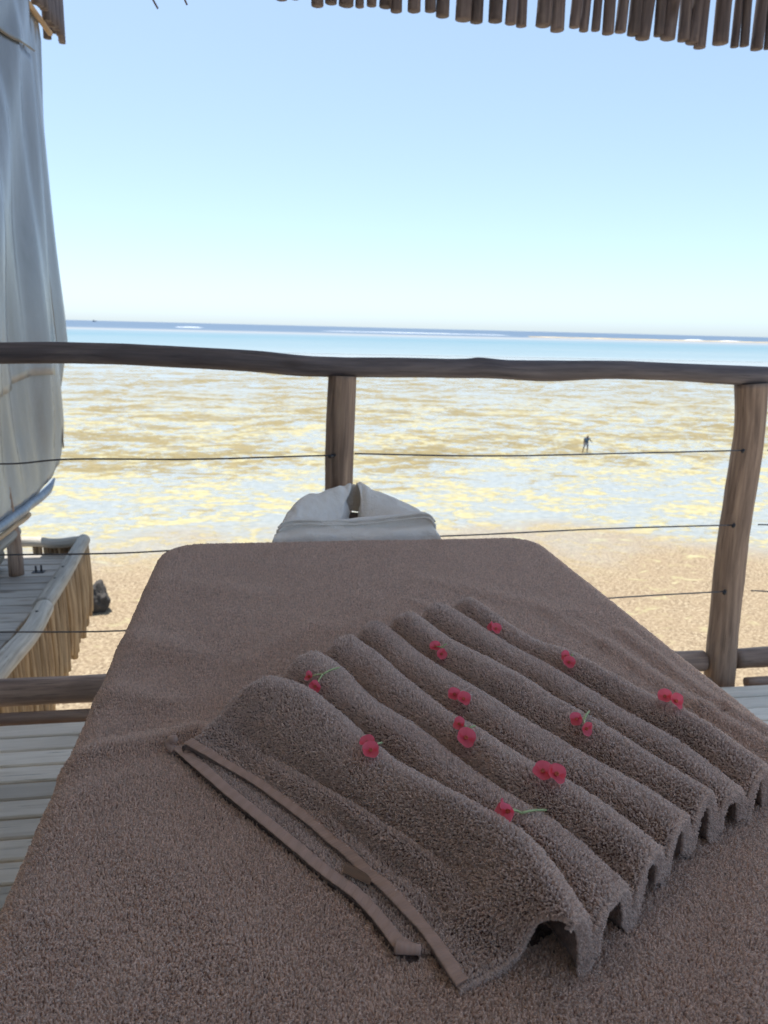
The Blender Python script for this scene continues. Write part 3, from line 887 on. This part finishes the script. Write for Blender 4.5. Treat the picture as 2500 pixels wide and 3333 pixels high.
FLAP = [
    (0.00, (-0.0438, 0.7590, 0.7970), (-0.0721, 0.7391, 0.7770), (-0.0968, 0.7362, 0.7670)),
    (0.17, (0.0018, 0.7036, 0.7960), (-0.0235, 0.6986, 0.7640), (-0.0383, 0.6841, 0.7610)),
    (0.35, (0.0529, 0.6354, 0.7960), (0.0321, 0.6257, 0.7680), (0.0173, 0.6118, 0.7610)),
    (0.60, (0.1148, 0.5401, 0.7960), (0.0913, 0.5350, 0.7680), (0.0634, 0.5385, 0.7620)),
    (0.78, (0.1485, 0.4867, 0.7960), (0.1228, 0.4871, 0.7690), (0.0952, 0.4809, 0.7620)),
    (0.90, (0.1629, 0.4455, 0.7960), (0.1382, 0.4510, 0.7660), (0.1099, 0.4529, 0.7600)),
    (1.00, (0.1822, 0.4184, 0.7970), (0.1676, 0.4217, 0.7660), (0.1258, 0.4095, 0.7570)),
]
LOWHEM = [(-0.0989, 0.7346), (-0.0722, 0.6944), (-0.0397, 0.6456), (-0.0078, 0.6003), (0.0183, 0.5627), (0.0420, 0.5278), (0.0641, 0.4992), (0.0793, 0.4697), (0.0883, 0.4473), (0.0975, 0.4419)]
US = np.r_[np.linspace(.035, 1, 110)]
NOSE = 9
HC = .0612                                             # height of a crest of the bare cloth over the table
ZF = ZB+.004                                           # valley floor
HF = [1.0, .93, 1.03, .95, 1.02, .97, 1.10]             # no two pleats stand equally high
crest = [cr(c, US) for c in CREST]
crest = [np.c_[c, np.array([ZB+HC*(1-.12*max(0, (u-.72)/.28)**2+.10*max(0, 1-u/.2))*HF[i]*(1+.17*noise.noise((u*4.2, i*2.7, .5))) for u in US])] for i, c in enumerate(crest)]
for i, c in enumerate(crest):
    nn = np.array([noise.noise((u*3.3, i*5.1, 9.5)) for u in US])*np.sin(math.pi*US)
    n2_ = np.array([noise.noise((u*8.0, i*3.7, 2.5)) for u in US])*np.sin(math.pi*US)
    c[:, 0] += .009*nn+.004*n2_; c[:, 1] += .0045*nn+.002*n2_
cols = []                                              # each entry (nu,3) : one line of the cloth along the ridges
# back skirt behind the farthest ridge
ndir = crest[0][:, :2]-crest[1][:, :2]
ndir /= np.linalg.norm(ndir, axis=1)[:, None]
for t in np.linspace(0, 1, 14)[:-1]:
    a = (1-t)
    w = .030*a**.8+.012*max(0, a-.75)*4
    z = ZB+.006+(crest[0][:, 2]-ZB-.006)*(.5+.5*math.cos(math.pi*min(1, a*1.25)))
    cols.append(np.c_[crest[0][:, :2]+ndir*w, z])
NT_ = 28
for i in range(6):
    c0, c1 = crest[i], crest[i+1]
    for t in np.linspace(0, 1, NT_+1)[:-1]:
        ph_ = math.pi*min(t, 1-t)                        # 0 on a crest, pi/2 in the valley
        hx_ = .5*math.sin(ph_)**.84
        xx = hx_ if t <= .5 else 1-hx_
        cz = math.cos(ph_)**.72 if ph_ < math.pi/2-1e-6 else 0.0
        zc = (c0[:, 2]*(1-t)+c1[:, 2]*t)
        vz = ZF+.006*np.array([noise.noise((u*4, i*1.9, 7.7)) for u in US])
        z = vz+(zc-vz)*cz
        jit = .004*np.array([noise.noise((u*5.0+i*3.3, t*2, 1.1)) for u in US])*math.sin(math.pi*t)
        # deepest at front face of a pleat
        pxy = c0[:, :2]+(c1[:, :2]-c0[:, :2])*xx+(c1[:, :2]-c0[:, :2])*0
        cols.append(np.c_[pxy+ndir*jit[:, None], z])
fu = [r[0] for r in FLAP]
m1 = interp_cols(fu, [r[1] for r in FLAP], US)
m2 = interp_cols(fu, [r[2] for r in FLAP], US)
hm = interp_cols(fu, [r[3] for r in FLAP], US)
c7 = crest[6]
T0 = (m1-c7)*1.25; T0[:, 2] *= .1
T1 = (m2-c7)*.5
T2 = (hm-m1)*.5
T3 = (hm-m2)*1.0
def herm(p, q, a, b, f):
    return (2*f**3-3*f**2+1)*p+(f**3-2*f**2+f)*a+(3*f**2-2*f**3)*q+(f**3-f**2)*b
SF = np.linspace(0, 1, 46)
for s in SF:
    x = s*3
    if x <= 1: q = herm(c7, m1, T0, T1, x)
    elif x <= 2: q = herm(m1, m2, T1, T2, x-1)
    else: q = herm(m2, hm, T2, T3, x-2)
    q = q.copy()
    amp = np.sin(math.pi*np.clip(US*1.05, 0, 1))**.7
    line = .60+.06*np.sin(US*7)
    q[:, 2] += .0105*amp*np.exp(-((s-line)/.08)**2)-.010*amp*np.exp(-((s-.42-.04*np.sin(US*5))/.085)**2)
    line2 = .80+.07*np.sin(US*9+2)
    q[:, 2] += .004*amp*np.exp(-((s-line2)/.06)**2)
    # folds that run down to the hem
    q[:, 2] += .003*s*np.array([noise.noise((u*9, s*2, 3.3)) for u in US])
    q[:, 2] = np.maximum(q[:, 2], ZB+.0055)
    cols.append(q)
SH = np.stack(cols, 1)                                  # (nu, nv, 3)
# rounded noses at the folded left ends
tang = SH[0]-SH[4]
tang[:, 2] = 0
tang /= np.maximum(np.linalg.norm(tang, axis=1)[:, None], 1e-9)
cidx = [13+NT_*i for i in range(7)]                      # columns of the crests
cn = np.array([min(cidx, key=lambda q: abs(q-j)) for j in range(SH.shape[1])])
nose = []
for qn in np.linspace(1, 0, NOSE+1)[:-1]:
    a = qn*math.pi/2
    row = SH[0].copy()
    hgt = row[:, 2]-ZB-.005
    pull = np.where(np.arange(len(row)) <= cidx[6]+4, .38*(1-math.cos(a)), 0.0)
    row[:, :2] += (SH[0][cn, :2]-row[:, :2])*pull[:, None]
    row[:, :2] += tang[:, :2]*(np.minimum(.32*hgt+.004, .018)*math.sin(a)**.9)[:, None]
    row[:, 2] = ZB+.005+hgt*max(0, math.cos(a))**.42
    nose.append(row)
nflap = SH.shape[1]-len(SF)
full = np.concatenate([np.stack(nose, 0), SH], 0)
TV, TF = grid(full)
e1 = TV[TF[:, 1]]-TV[TF[:, 0]]; e2 = TV[TF[:, 3]]-TV[TF[:, 0]]
if np.cross(e1, e2)[:, 2].mean() < 0: TF = TF[:, ::-1]
tow = empty('pleated_towel', (.2, .7, ZB))
TO = np.array((.2, .7, ZB))
sheet_o = mobj('cloth', (TV-TO).tolist(), TF.tolist(), M['ground'], tow)
sm = sheet_o.modifiers.new('thickness', 'SOLIDIFY')
sm.thickness = .010
sm.offset = -1
tag(tow, 'brown terry towel folded into seven pleats, lying on the table cover', 'towel')
# lower layer of the folded towel, showing between the two hems
lh = cr(LOWHEM, np.linspace(0, 1, 90))
inner = []
for i in range(90):
    f = i/89
    u = .0+f*.93
    h_ = interp_cols(fu, [r[3] for r in FLAP], np.array([u]))[0]
    m_ = interp_cols(fu, [r[2] for r in FLAP], np.array([u]))[0]
    inner.append((h_[:2]*.45+m_[:2]*.55))
inner = np.array(inner)
LP = np.zeros((90, 16, 3))
for j in range(16):
    t = j/15
    LP[:, j, :2] = lh+(inner-lh)*t
    for i in range(90):
        LP[i, j, 2] = ZB+.0050+.0035*math.sin(math.pi*min(t*1.3, 1))*math.sin(math.pi*i/89)+.0016*noise.noise((i*.12, t*3, 0))
        up_ = interp_cols(fu, [r[3] for r in FLAP], np.array([i/89*.93]))[0][2]
        LP[i, j, 2] = min(LP[i, j, 2], up_-.003)
LV, LF = grid(LP)
e1 = LV[LF[:, 1]]-LV[LF[:, 0]]; e2 = LV[LF[:, 3]]-LV[LF[:, 0]]
if np.cross(e1, e2)[:, 2].mean() < 0: LF = LF[:, ::-1]
low_o = mobj('under_layer', (LV-TO).tolist(), LF.tolist(), M['ground'], tow)

# woven hem tapes
k = NT('hem_tape')
tc = k.n('TexCoord')
uv = tc.outputs['UV']
rib = k.n('TexWave', Vector=k.map(uv, (1, 1, 1)), Scale=95.0, Distortion=.6, Detail=1.0)
rib.bands_direction = 'Y'
rb2 = k.n('TexWave', Vector=k.map(uv, (1, 1, 1)), Scale=22.0, Distortion=3.0, Detail=2.0)
rb2.bands_direction = 'Y'
cb = k.ramp(rb2.outputs[0], [(.1, (.40, .265, .205)), (.6, (.42, .28, .22)), (1, (.435, .29, .23))])
k.p(Base_Color=cb, Roughness=.85, Sheen_Weight=.2, Normal=k.bump(k.math('ADD', rib.outputs[0], k.math('MULTIPLY', rb2.outputs[0], .5)), .25, .0008))
M['tape'] = k.m
def tape(name, line, inward, w, lift, seed):
    """flattened padded strip along a 3D line; inward = unit vectors across it"""
    n = len(line)
    Q = np.zeros((n, 13, 3))
    for i in range(n):
        puck = .0003*math.sin(i*.9+seed)+.0009*noise.noise((i*.11, seed, 0))
        for j in range(13):
            a = 2*math.pi*j/12
            cx_ = math.cos(a); sx = math.sin(a)
            cw = math.copysign(abs(cx_)**.6, cx_); ch = math.copysign(abs(sx)**.8, sx)
            p = line[i]+inward[i]*(w*.5*(cw+.75))
            p[2] += ch*(.0009+puck*.2)+lift+puck*.5
            Q[i, j] = p
    Ls = np.r_[0, np.cumsum(np.linalg.norm(np.diff(line, axis=0), axis=1))]
    V_, F_ = grid(Q-TO)
    uvs = [(w*j/6+seed, Ls[i]) for i in range(n) for j in range(13)]
    return mobj(name, V_.tolist(), F_.tolist(), M['tape'], tow, uvs)
hl = np.concatenate([full[NOSE-3:NOSE, -1], full[NOSE:, -1]], 0)
hin = full[NOSE-3:, -6]-full[NOSE-3:, -1]
hin /= np.linalg.norm(hin, axis=1)[:, None]
tt = np.linspace(0, 1, 240)
tape('hem', np.stack([np.interp(tt, np.linspace(0, 1, len(hl)), hl[:, c_]) for c_ in range(3)], 1),
     np.stack([np.interp(tt, np.linspace(0, 1, len(hl)), hin[:, c_]) for c_ in range(3)], 1), .0105, .0025, 1.0)
ll = np.c_[cr(LOWHEM, tt), np.full(240, ZB+.0085)]
li = np.stack([np.interp(tt, np.linspace(0, 1, 90), (inner-lh)[:, c_]) for c_ in range(2)]+[np.zeros(240)], 1)
li /= np.linalg.norm(li, axis=1)[:, None]
tape('hem', ll, li, .0125, .0012, 2.0)
# rolled fold joining both hems at the tip, and the label tab between the layers
log('hem_fold', (np.array([(-.0985, .7340, ZB+.0075), (-.1045, .7385, ZB+.011), (-.1035, .7400, ZB+.0155), (-.097, .7370, ZB+.0190)])-TO).tolist(), [.004, .0042, .0042, .004], M['tape'], tow, 8, 0, 1, 14)
tab = np.zeros((8, 6, 3))
for i in range(8):
    for j in range(6):
        a, b = i/7, j/5
        tab[i, j] = (.062+.020*a-.004*b, .535-.018*a-.012*b, ZB+.0135+.002*math.sin(math.pi*b))
gridobj('care_label', tab-TO, plain('label_cloth', (.16, .095, .06), .7), tow)
log('hem_end', (np.array([(.0890, .4460, ZB+.010), (.0965, .4425, ZB+.011), (.106, .4410, ZB+.010)])-TO).tolist(), [.0050, .0042, .0036], M['tape'], tow, 10, .1, 2, 12)

# pile of all the terry
def in_towel(p):
    # footprint of the pleats, used to leave out loops nobody can see
    a = np.array([.30, 1.0]); poly = np.array([(.31, 1.0), (.06, .86), (.0, .76), (.19, .44), (.25, .47), (.45, .60)])
    inside = np.ones(len(p), bool)
    for i in range(len(poly)):
        q, r = poly[i], poly[(i+1) % len(poly)]
        inside &= ((r[0]-q[0])*(p[:, 1]-q[1])-(r[1]-q[1])*(p[:, 0]-q[0])) > 0
    return inside
def near_line(p, line, r):
    out = np.zeros(len(p), bool)
    for q in line[::3]:
        out |= ((p[:, 0]-q[0])**2+(p[:, 1]-q[1])**2) < r*r
    return out
hem_mid = np.stack([np.interp(tt, np.linspace(0, 1, len(hl)), (hl+hin*.0040)[:, c_]) for c_ in range(3)], 1)
low_mid = ll+li*.0047
cnt = []
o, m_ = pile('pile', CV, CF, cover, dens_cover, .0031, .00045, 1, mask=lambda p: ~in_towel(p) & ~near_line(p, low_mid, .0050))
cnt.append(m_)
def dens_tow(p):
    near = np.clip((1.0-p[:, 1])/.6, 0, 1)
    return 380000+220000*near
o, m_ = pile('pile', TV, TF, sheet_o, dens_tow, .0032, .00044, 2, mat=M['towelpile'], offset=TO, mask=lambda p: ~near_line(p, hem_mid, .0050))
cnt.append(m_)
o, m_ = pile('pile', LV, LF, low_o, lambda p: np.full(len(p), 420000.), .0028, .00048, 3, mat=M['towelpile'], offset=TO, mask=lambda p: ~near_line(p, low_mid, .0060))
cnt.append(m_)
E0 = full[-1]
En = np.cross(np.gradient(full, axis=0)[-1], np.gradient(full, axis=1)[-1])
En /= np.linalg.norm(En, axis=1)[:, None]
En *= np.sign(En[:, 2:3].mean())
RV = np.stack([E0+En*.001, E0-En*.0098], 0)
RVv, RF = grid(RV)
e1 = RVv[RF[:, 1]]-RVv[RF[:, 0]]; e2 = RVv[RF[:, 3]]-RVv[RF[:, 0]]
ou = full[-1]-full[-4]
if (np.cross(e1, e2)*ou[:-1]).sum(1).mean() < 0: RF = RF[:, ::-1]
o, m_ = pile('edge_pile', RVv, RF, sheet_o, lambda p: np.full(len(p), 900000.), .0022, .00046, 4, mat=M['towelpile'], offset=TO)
cnt.append(m_)
print('terry loops', cnt)

# ------------------------------------------------------------------ white towel on the face cradle
k = NT('white_terry')
tc = k.n('TexCoord')
fn = k.noise(tc.outputs['Object'], 350, 3, .65)
f2_ = k.noise(tc.outputs['Object'], 30, 4, .6)
k.p(Base_Color=k.ramp(f2_.outputs[0], [(.3, (.82, .76, .68)), (.7, (.88, .83, .76))]), Roughness=.95, Sheen_Weight=.4, Sheen_Roughness=.5,
    Normal=k.bump(k.math('ADD', fn.outputs[0], k.math('MULTIPLY', f2_.outputs[0], 2.0)), .7, .004))
M['white'] = k.m
wt = empty('white_towel', (.2, 1.72, ZB))
WO = np.array((.2, 1.72, ZB))
WT = {
    'l_sil': [(0.0270, 1.6600, 0.7448), (0.0417, 1.6900, 0.7605), (0.0572, 1.7300, 0.7776), (0.0922, 1.7800, 0.7918), (0.1396, 1.8200, 0.7978), (0.1844, 1.8500, 0.8043), (0.2142, 1.8600, 0.8091)],
    'l_mid': [(0.0335, 1.6400, 0.7429), (0.0547, 1.6600, 0.7623), (0.0769, 1.6900, 0.7724), (0.1118, 1.7400, 0.7782), (0.1516, 1.7800, 0.7835), (0.1883, 1.8100, 0.7902), (0.2106, 1.8400, 0.7967)],
    'l_inn': [(0.0400, 1.6300, 0.7385), (0.0716, 1.6500, 0.7539), (0.1039, 1.6700, 0.7589), (0.1379, 1.7000, 0.7542), (0.1613, 1.7200, 0.7525), (0.1799, 1.7450, 0.7534), (0.1973, 1.8000, 0.7783)],
    'r_sil': [(0.2283, 1.8600, 0.8106), (0.2457, 1.8600, 0.8081), (0.2809, 1.8400, 0.7937), (0.3296, 1.8000, 0.7761), (0.3707, 1.7500, 0.7640), (0.3860, 1.7000, 0.7428), (0.3943, 1.6600, 0.7233)],
    'r_mid': [(0.2312, 1.8300, 0.7947), (0.2431, 1.8200, 0.7929), (0.2777, 1.7900, 0.7813), (0.3210, 1.7500, 0.7716), (0.3575, 1.7100, 0.7611), (0.3699, 1.6700, 0.7434), (0.3766, 1.6400, 0.7270)],
    'r_inn': [(0.2304, 1.7900, 0.7725), (0.2290, 1.7450, 0.7488), (0.2642, 1.7200, 0.7494), (0.3071, 1.6900, 0.7579), (0.3400, 1.6700, 0.7588), (0.3548, 1.6500, 0.7417), (0.3621, 1.6300, 0.7272)],
    'c_top': [(0.1978, 1.8520, 0.8038), (0.2125, 1.8580, 0.8071), (0.2281, 1.8580, 0.8078), (0.2447, 1.8520, 0.8058)],
    'c_mid': [(0.1898, 1.8450, 0.7601), (0.2088, 1.8550, 0.7615), (0.2269, 1.8550, 0.7613), (0.2446, 1.8450, 0.7594)],
    'c_bot': [(0.1841, 1.8400, 0.7390), (0.2047, 1.8500, 0.7395), (0.2282, 1.8500, 0.7392), (0.2506, 1.8400, 0.7381)],
    'b_top': [(0.0340, 1.6600, 0.7540), (0.0515, 1.6650, 0.7682), (0.0934, 1.6700, 0.7692), (0.1500, 1.6750, 0.7641), (0.2212, 1.6750, 0.7675), (0.2994, 1.6700, 0.7771), (0.3568, 1.6600, 0.7839), (0.3771, 1.6500, 0.7671)],
    'b_2': [(0.0267, 1.6400, 0.7502), (0.0453, 1.6450, 0.7628), (0.0923, 1.6500, 0.7643), (0.1480, 1.6520, 0.7600), (0.2184, 1.6520, 0.7617), (0.2962, 1.6500, 0.7698), (0.3587, 1.6400, 0.7772), (0.3788, 1.6300, 0.7612)],
    'b_3': [(0.0216, 1.6150, 0.7500), (0.0419, 1.6200, 0.7574), (0.0906, 1.6200, 0.7608), (0.1452, 1.6200, 0.7585), (0.2143, 1.6200, 0.7587), (0.2912, 1.6200, 0.7631), (0.3595, 1.6150, 0.7677), (0.3806, 1.6050, 0.7556)],
    'b_4': [(0.0179, 1.5950, 0.7480), (0.0392, 1.5950, 0.7531), (0.0892, 1.5950, 0.7557), (0.1431, 1.5950, 0.7547), (0.2112, 1.5950, 0.7542), (0.2871, 1.5950, 0.7556), (0.3599, 1.5950, 0.7558), (0.3831, 1.5900, 0.7481)],
    'b_5': [(0.0143, 1.5800, 0.7412), (0.0354, 1.5800, 0.7387), (0.0884, 1.5800, 0.7377), (0.1419, 1.5800, 0.7366), (0.2096, 1.5800, 0.7352), (0.2852, 1.5800, 0.7336), (0.3619, 1.5800, 0.7321), (0.3871, 1.5800, 0.7337)],
}
WT['b_2'] = [(x, y-.016, z+.006) for x, y, z in WT['b_2']]
WT['b_3'] = [(x, y+.004, z-.003) for x, y, z in WT['b_3']]
WT['l_mid'] = [(x, y-.012, z+.004) for x, y, z in WT['l_mid']]
WT['r_mid'] = [(x, y-.012, z+.004) for x, y, z in WT['r_mid']]
def loft(name, keys, nu=60, nv=40, wr=.0, seed=0, pre=None, post=None):
    R_ = [np.array(WT[q]) for q in keys]
    if pre is not None: R_ = [R_[0]+np.array(pre)]+R_
    if post is not None: R_ = R_+[R_[-1]+np.array(post)]
    ti = np.linspace(0, 1, nu)
    R_ = [cr(q, ti) for q in R_]
    Q = np.zeros((nu, nv, 3))
    for i in range(nu):
        Q[i] = cr(np.array([q[i] for q in R_]), np.linspace(0, 1, nv))
        for j in range(nv):
            t, f = i/(nu-1), j/(nv-1)
            Q[i, j, 2] += wr*noise.noise((t*5+seed, f*4, seed))+wr*.5*noise.noise((t*13, f*9+seed, 2.0))
            Q[i, j, 1] += wr*noise.noise((t*6+seed, f*3, seed+5))
    return gridobj(name, Q-WO, M['white'], wt)
loft('left_drape', ['l_sil', 'l_mid', 'l_inn'], wr=.008, seed=1, pre=(-.005, .05, -.07), post=(.012, .012, -.035))
loft('right_drape', ['r_sil', 'r_mid', 'r_inn'], wr=.006, seed=2, pre=(.005, .05, -.07), post=(-.006, .012, -.035))
loft('back_drape', ['c_top', 'c_mid', 'c_bot'], 20, 20, .002, 3, pre=(0, .03, -.04))
loft('front_fold', ['b_top', 'b_2', 'b_3', 'b_4', 'b_5'], 80, 50, .006, 4, pre=(0, .035, -.02), post=(0, 0, -.06))
hb = [np.array(q)+np.array((0, -.003, .0035)) for q in WT['b_2']]
log('hem_line', (cr(np.array(hb)-WO, np.linspace(0, 1, 40))).tolist(), .0028, M['white'], wt, 6, .2, 1)
hb = [np.array(q)+np.array((0, -.010, -.003)) for q in WT['b_2']]
log('hem_line', (cr(np.array(hb)-WO, np.linspace(0, 1, 40))).tolist(), .0022, M['white'], wt, 6, .2, 2)
for ch in [c for c in wt.children if c.name.split('.')[0] != 'hem_line']:
    sdm = ch.modifiers.new('thickness', 'SOLIDIFY'); sdm.thickness = .005; sdm.offset = -1
tag(wt, 'white terry towel draped round the face cradle beyond the table end', 'towel')

# ------------------------------------------------------------------ red flower sprigs
k = NT('petal_red')
tc = k.n('TexCoord')
vn = k.noise(k.map(tc.outputs['UV'], (30, 3, 1)), 1.0, 3)
rc = k.ramp(k.n('SeparateXYZ', Vector=tc.outputs['UV']).outputs['Y'], [(0, (.42, .03, .05)), (.3, (.88, .11, .15)), (1, (.92, .18, .23))])
cc = k.mix(k.math('MULTIPLY', vn.outputs[0], .3), rc, (.55, .04, .09))
k.p(Base_Color=cc, Roughness=.45)
tr = k.n('BsdfTranslucent', Color=(1.0, .20, .28))
m = k.n('MixShader', Fac=.5)
k.t.links.new(k.b.outputs[0], m.inputs[1]); k.t.links.new(tr.outputs[0], m.inputs[2])
k.t.links.new(m.outputs[0], k.out.inputs[0])
M['petal'] = k.m
M['stem'] = plain('stem_green', (.36, .44, .20), .5)
M['anther'] = plain('anther', (.55, .13, .06), .6)
def petal_mesh():
    V, F, UV = [], [], []
    nr_, na = 6, 15
    for i in range(nr_+1):
        for j in range(na):
            r = i/nr_
            a = rad(-112)+rad(224)*j/(na-1)
            R = .0066*r*(1+.18*math.cos(a)-.05*math.cos(3*a))
            x_, y_ = R*math.sin(a), R*math.cos(a)+.0004
            z = .0024*r*r*(1-.4*math.cos(a))+.0009*r*r*math.sin(a*2+.5)+.0006*r**3*math.sin(5*a)
            V.append((x_, y_, z)); UV.append((j/(na-1), r))
    for i in range(nr_):
        for j in range(na-1):
            q = i*na+j
            F.append((q, q+1, q+na+1, q+na))
    return mesh_data('petal', V, F, M['petal'], UV)
PM = petal_mesh()
def center_mesh():
    bm = bmesh.new()
    for q in range(6):
        a = q*1.05
        bmesh.ops.create_icosphere(bm, subdivisions=1, radius=.0007, matrix=Matrix.Translation((.0011*math.cos(a), .0011*math.sin(a), .0022)))
        bmesh.ops.create_cone(bm, segments=5, radius1=.0004, radius2=.0004, depth=.002, matrix=Matrix.Translation((.0010*math.cos(a), .0010*math.sin(a), .0012)))
    me = bpy.data.meshes.new('flower_centre'); bm.to_mesh(me); bm.free()
    me.materials.append(M['anther'])
    return me
CM = center_mesh()
SPRIG = [
    ((0.2986, 0.9098), (0.2979, 0.8935)),
    ((0.3522, 0.7864), (0.3507, 0.7753)),
    ((0.4159, 0.6732), (0.4206, 0.6617)),
    ((0.2041, 0.8393), (0.2075, 0.8224)),
    ((0.3063, 0.6458), (0.3087, 0.6303)),
    ((0.1964, 0.7101), (0.2023, 0.6991)),
    ((0.1841, 0.6413), (0.1845, 0.6223)),
    ((0.2344, 0.5501), (0.2437, 0.5453)),
    ((0.0464, 0.7687), (0.0513, 0.7516)),
    ((0.1894, 0.5180), (0.1871, 0.4982)),
    ((0.0910, 0.6257), (0.0919, 0.6112)),
]
# facing of the two flowers (azimuth deg from -Y towards +X, tilt up deg), scale, stem length, stem azimuth
FACE = [((-75, 20, .9), (5, 35, 1.0), .004, 60), ((-70, 25, .9), (-10, 35, 1.0), .004, 60), ((-40, 40, 1.05), (20, 30, 1.2), .004, 50), ((-20, 45, 1.0), (15, 30, 1.0), .008, 70),
        ((-50, 20, .95), (25, 10, 1.0), .024, 40), ((-35, 30, 1.0), (10, 35, 1.05), .005, 60), ((-60, 35, .95), (5, 40, 1.25), .011, 70), ((-35, 45, 1.2), (10, 40, 1.25), .003, 60),
        ((-70, 30, .95), (-25, 20, 1.0), .030, 60), ((-95, 15, 1.05), (-70, 10, 1.15), .036, 70), ((-20, 70, 1.05), (0, 45, 1.1), .016, 50)]
WHERE = ['at the upper end of the farthest pleat', 'midway along the farthest pleat', 'low on the farthest pleat, close to the table edge', 'near the upper end of the third pleat from the back',
         'low on the third pleat from the back', 'on the middle pleat', 'on the third pleat from the front hem, upper of two', 'on the third pleat from the front hem, lower of two',
         'high on the second pleat from the front hem', 'with forked green stem, low on the second pleat', 'on the crest of the pleat beside the front hem']
# height of the cloth under a point
tvz = TV
def zsurf(x, y):
    d2 = (tvz[:, 0]-x)**2+(tvz[:, 1]-y)**2
    return tvz[d2 < .006**2][:, 2].max() if (d2 < .006**2).any() else ZB+.04
rg = random.Random(3)
for i, (pa, pb) in enumerate(SPRIG):
    (aa, ta, sa_), (ab, tb_, sb_), sl_, saz = FACE[i]
    zc_ = (zsurf(*pa)+zsurf(*pb))/2+.004
    root = empty('flower_sprig', ((pa[0]+pb[0])/2, (pa[1]+pb[1])/2, zc_))
    rl = root.location.copy()
    ends = []
    for (px_, py_), az, tl, sc in ((pa, aa, ta, sa_), (pb, ab, tb_, sb_)):
        z0 = zsurf(px_, py_)+.0065+.0035*math.cos(rad(tl))
        a_, t_ = rad(az), rad(tl)
        nrm = Vector((math.sin(a_)*math.cos(t_), -math.cos(a_)*math.cos(t_), math.sin(t_)))
        rot = nrm.to_track_quat('Z', 'Y')
        spin = rad(rg.uniform(-35, 35))
        base = Vector((px_, py_, z0))-rl
        c_ = link(bpy.data.objects.new('flower', CM), root)
        c_.matrix_local = Matrix.Translation(base) @ rot.to_matrix().to_4x4() @ Matrix.Scale(sc, 4)
        for sgn, tilt in ((0, 14), (math.pi, 20)):
            p_ = link(bpy.data.objects.new('petal', PM), c_)
            p_.matrix_local = Matrix.Rotation(spin+sgn, 4, 'Z') @ Matrix.Rotation(rad(tilt+rg.uniform(-6, 8)), 4, 'X') @ Matrix.Scale(rg.uniform(.94, 1.04), 4)
        ends.append(base-nrm*.001)
    sd_ = Vector((math.sin(rad(saz)), math.cos(rad(saz)), 0))
    fork = (ends[0]+ends[1])/2+sd_*max(.006, sl_*.4)
    fork.z = zsurf(*(rl+fork)[:2])+.0055-rl.z
    tipp = fork+sd_*sl_*.75
    tipp.z = zsurf(*(rl+tipp)[:2])+.007-rl.z
    V, F = [], []
    for a_, b_, r1, r2 in ((fork, ends[0], .0010, .0009), (fork, ends[1], .0010, .0009), (tipp, fork, .0010, .0012)):
        mid_ = (a_+b_)/2+Vector((0, 0, .0012))
        v, f, _ = tube([tuple(a_), tuple(mid_), tuple(b_)], [r1, r1, r2], 7, 0, 0, 8)
        F += [tuple(x_+len(V) for x_ in q) for q in f]; V += v
    mobj('stem', V, F, M['stem'], root)
    nm_ = 'pair of small red flowers ' if i not in (0, 1) else 'small red flower with a side petal '
    tag(root, nm_+WHERE[i], 'flower', 'red flower sprigs on the pleated towel')
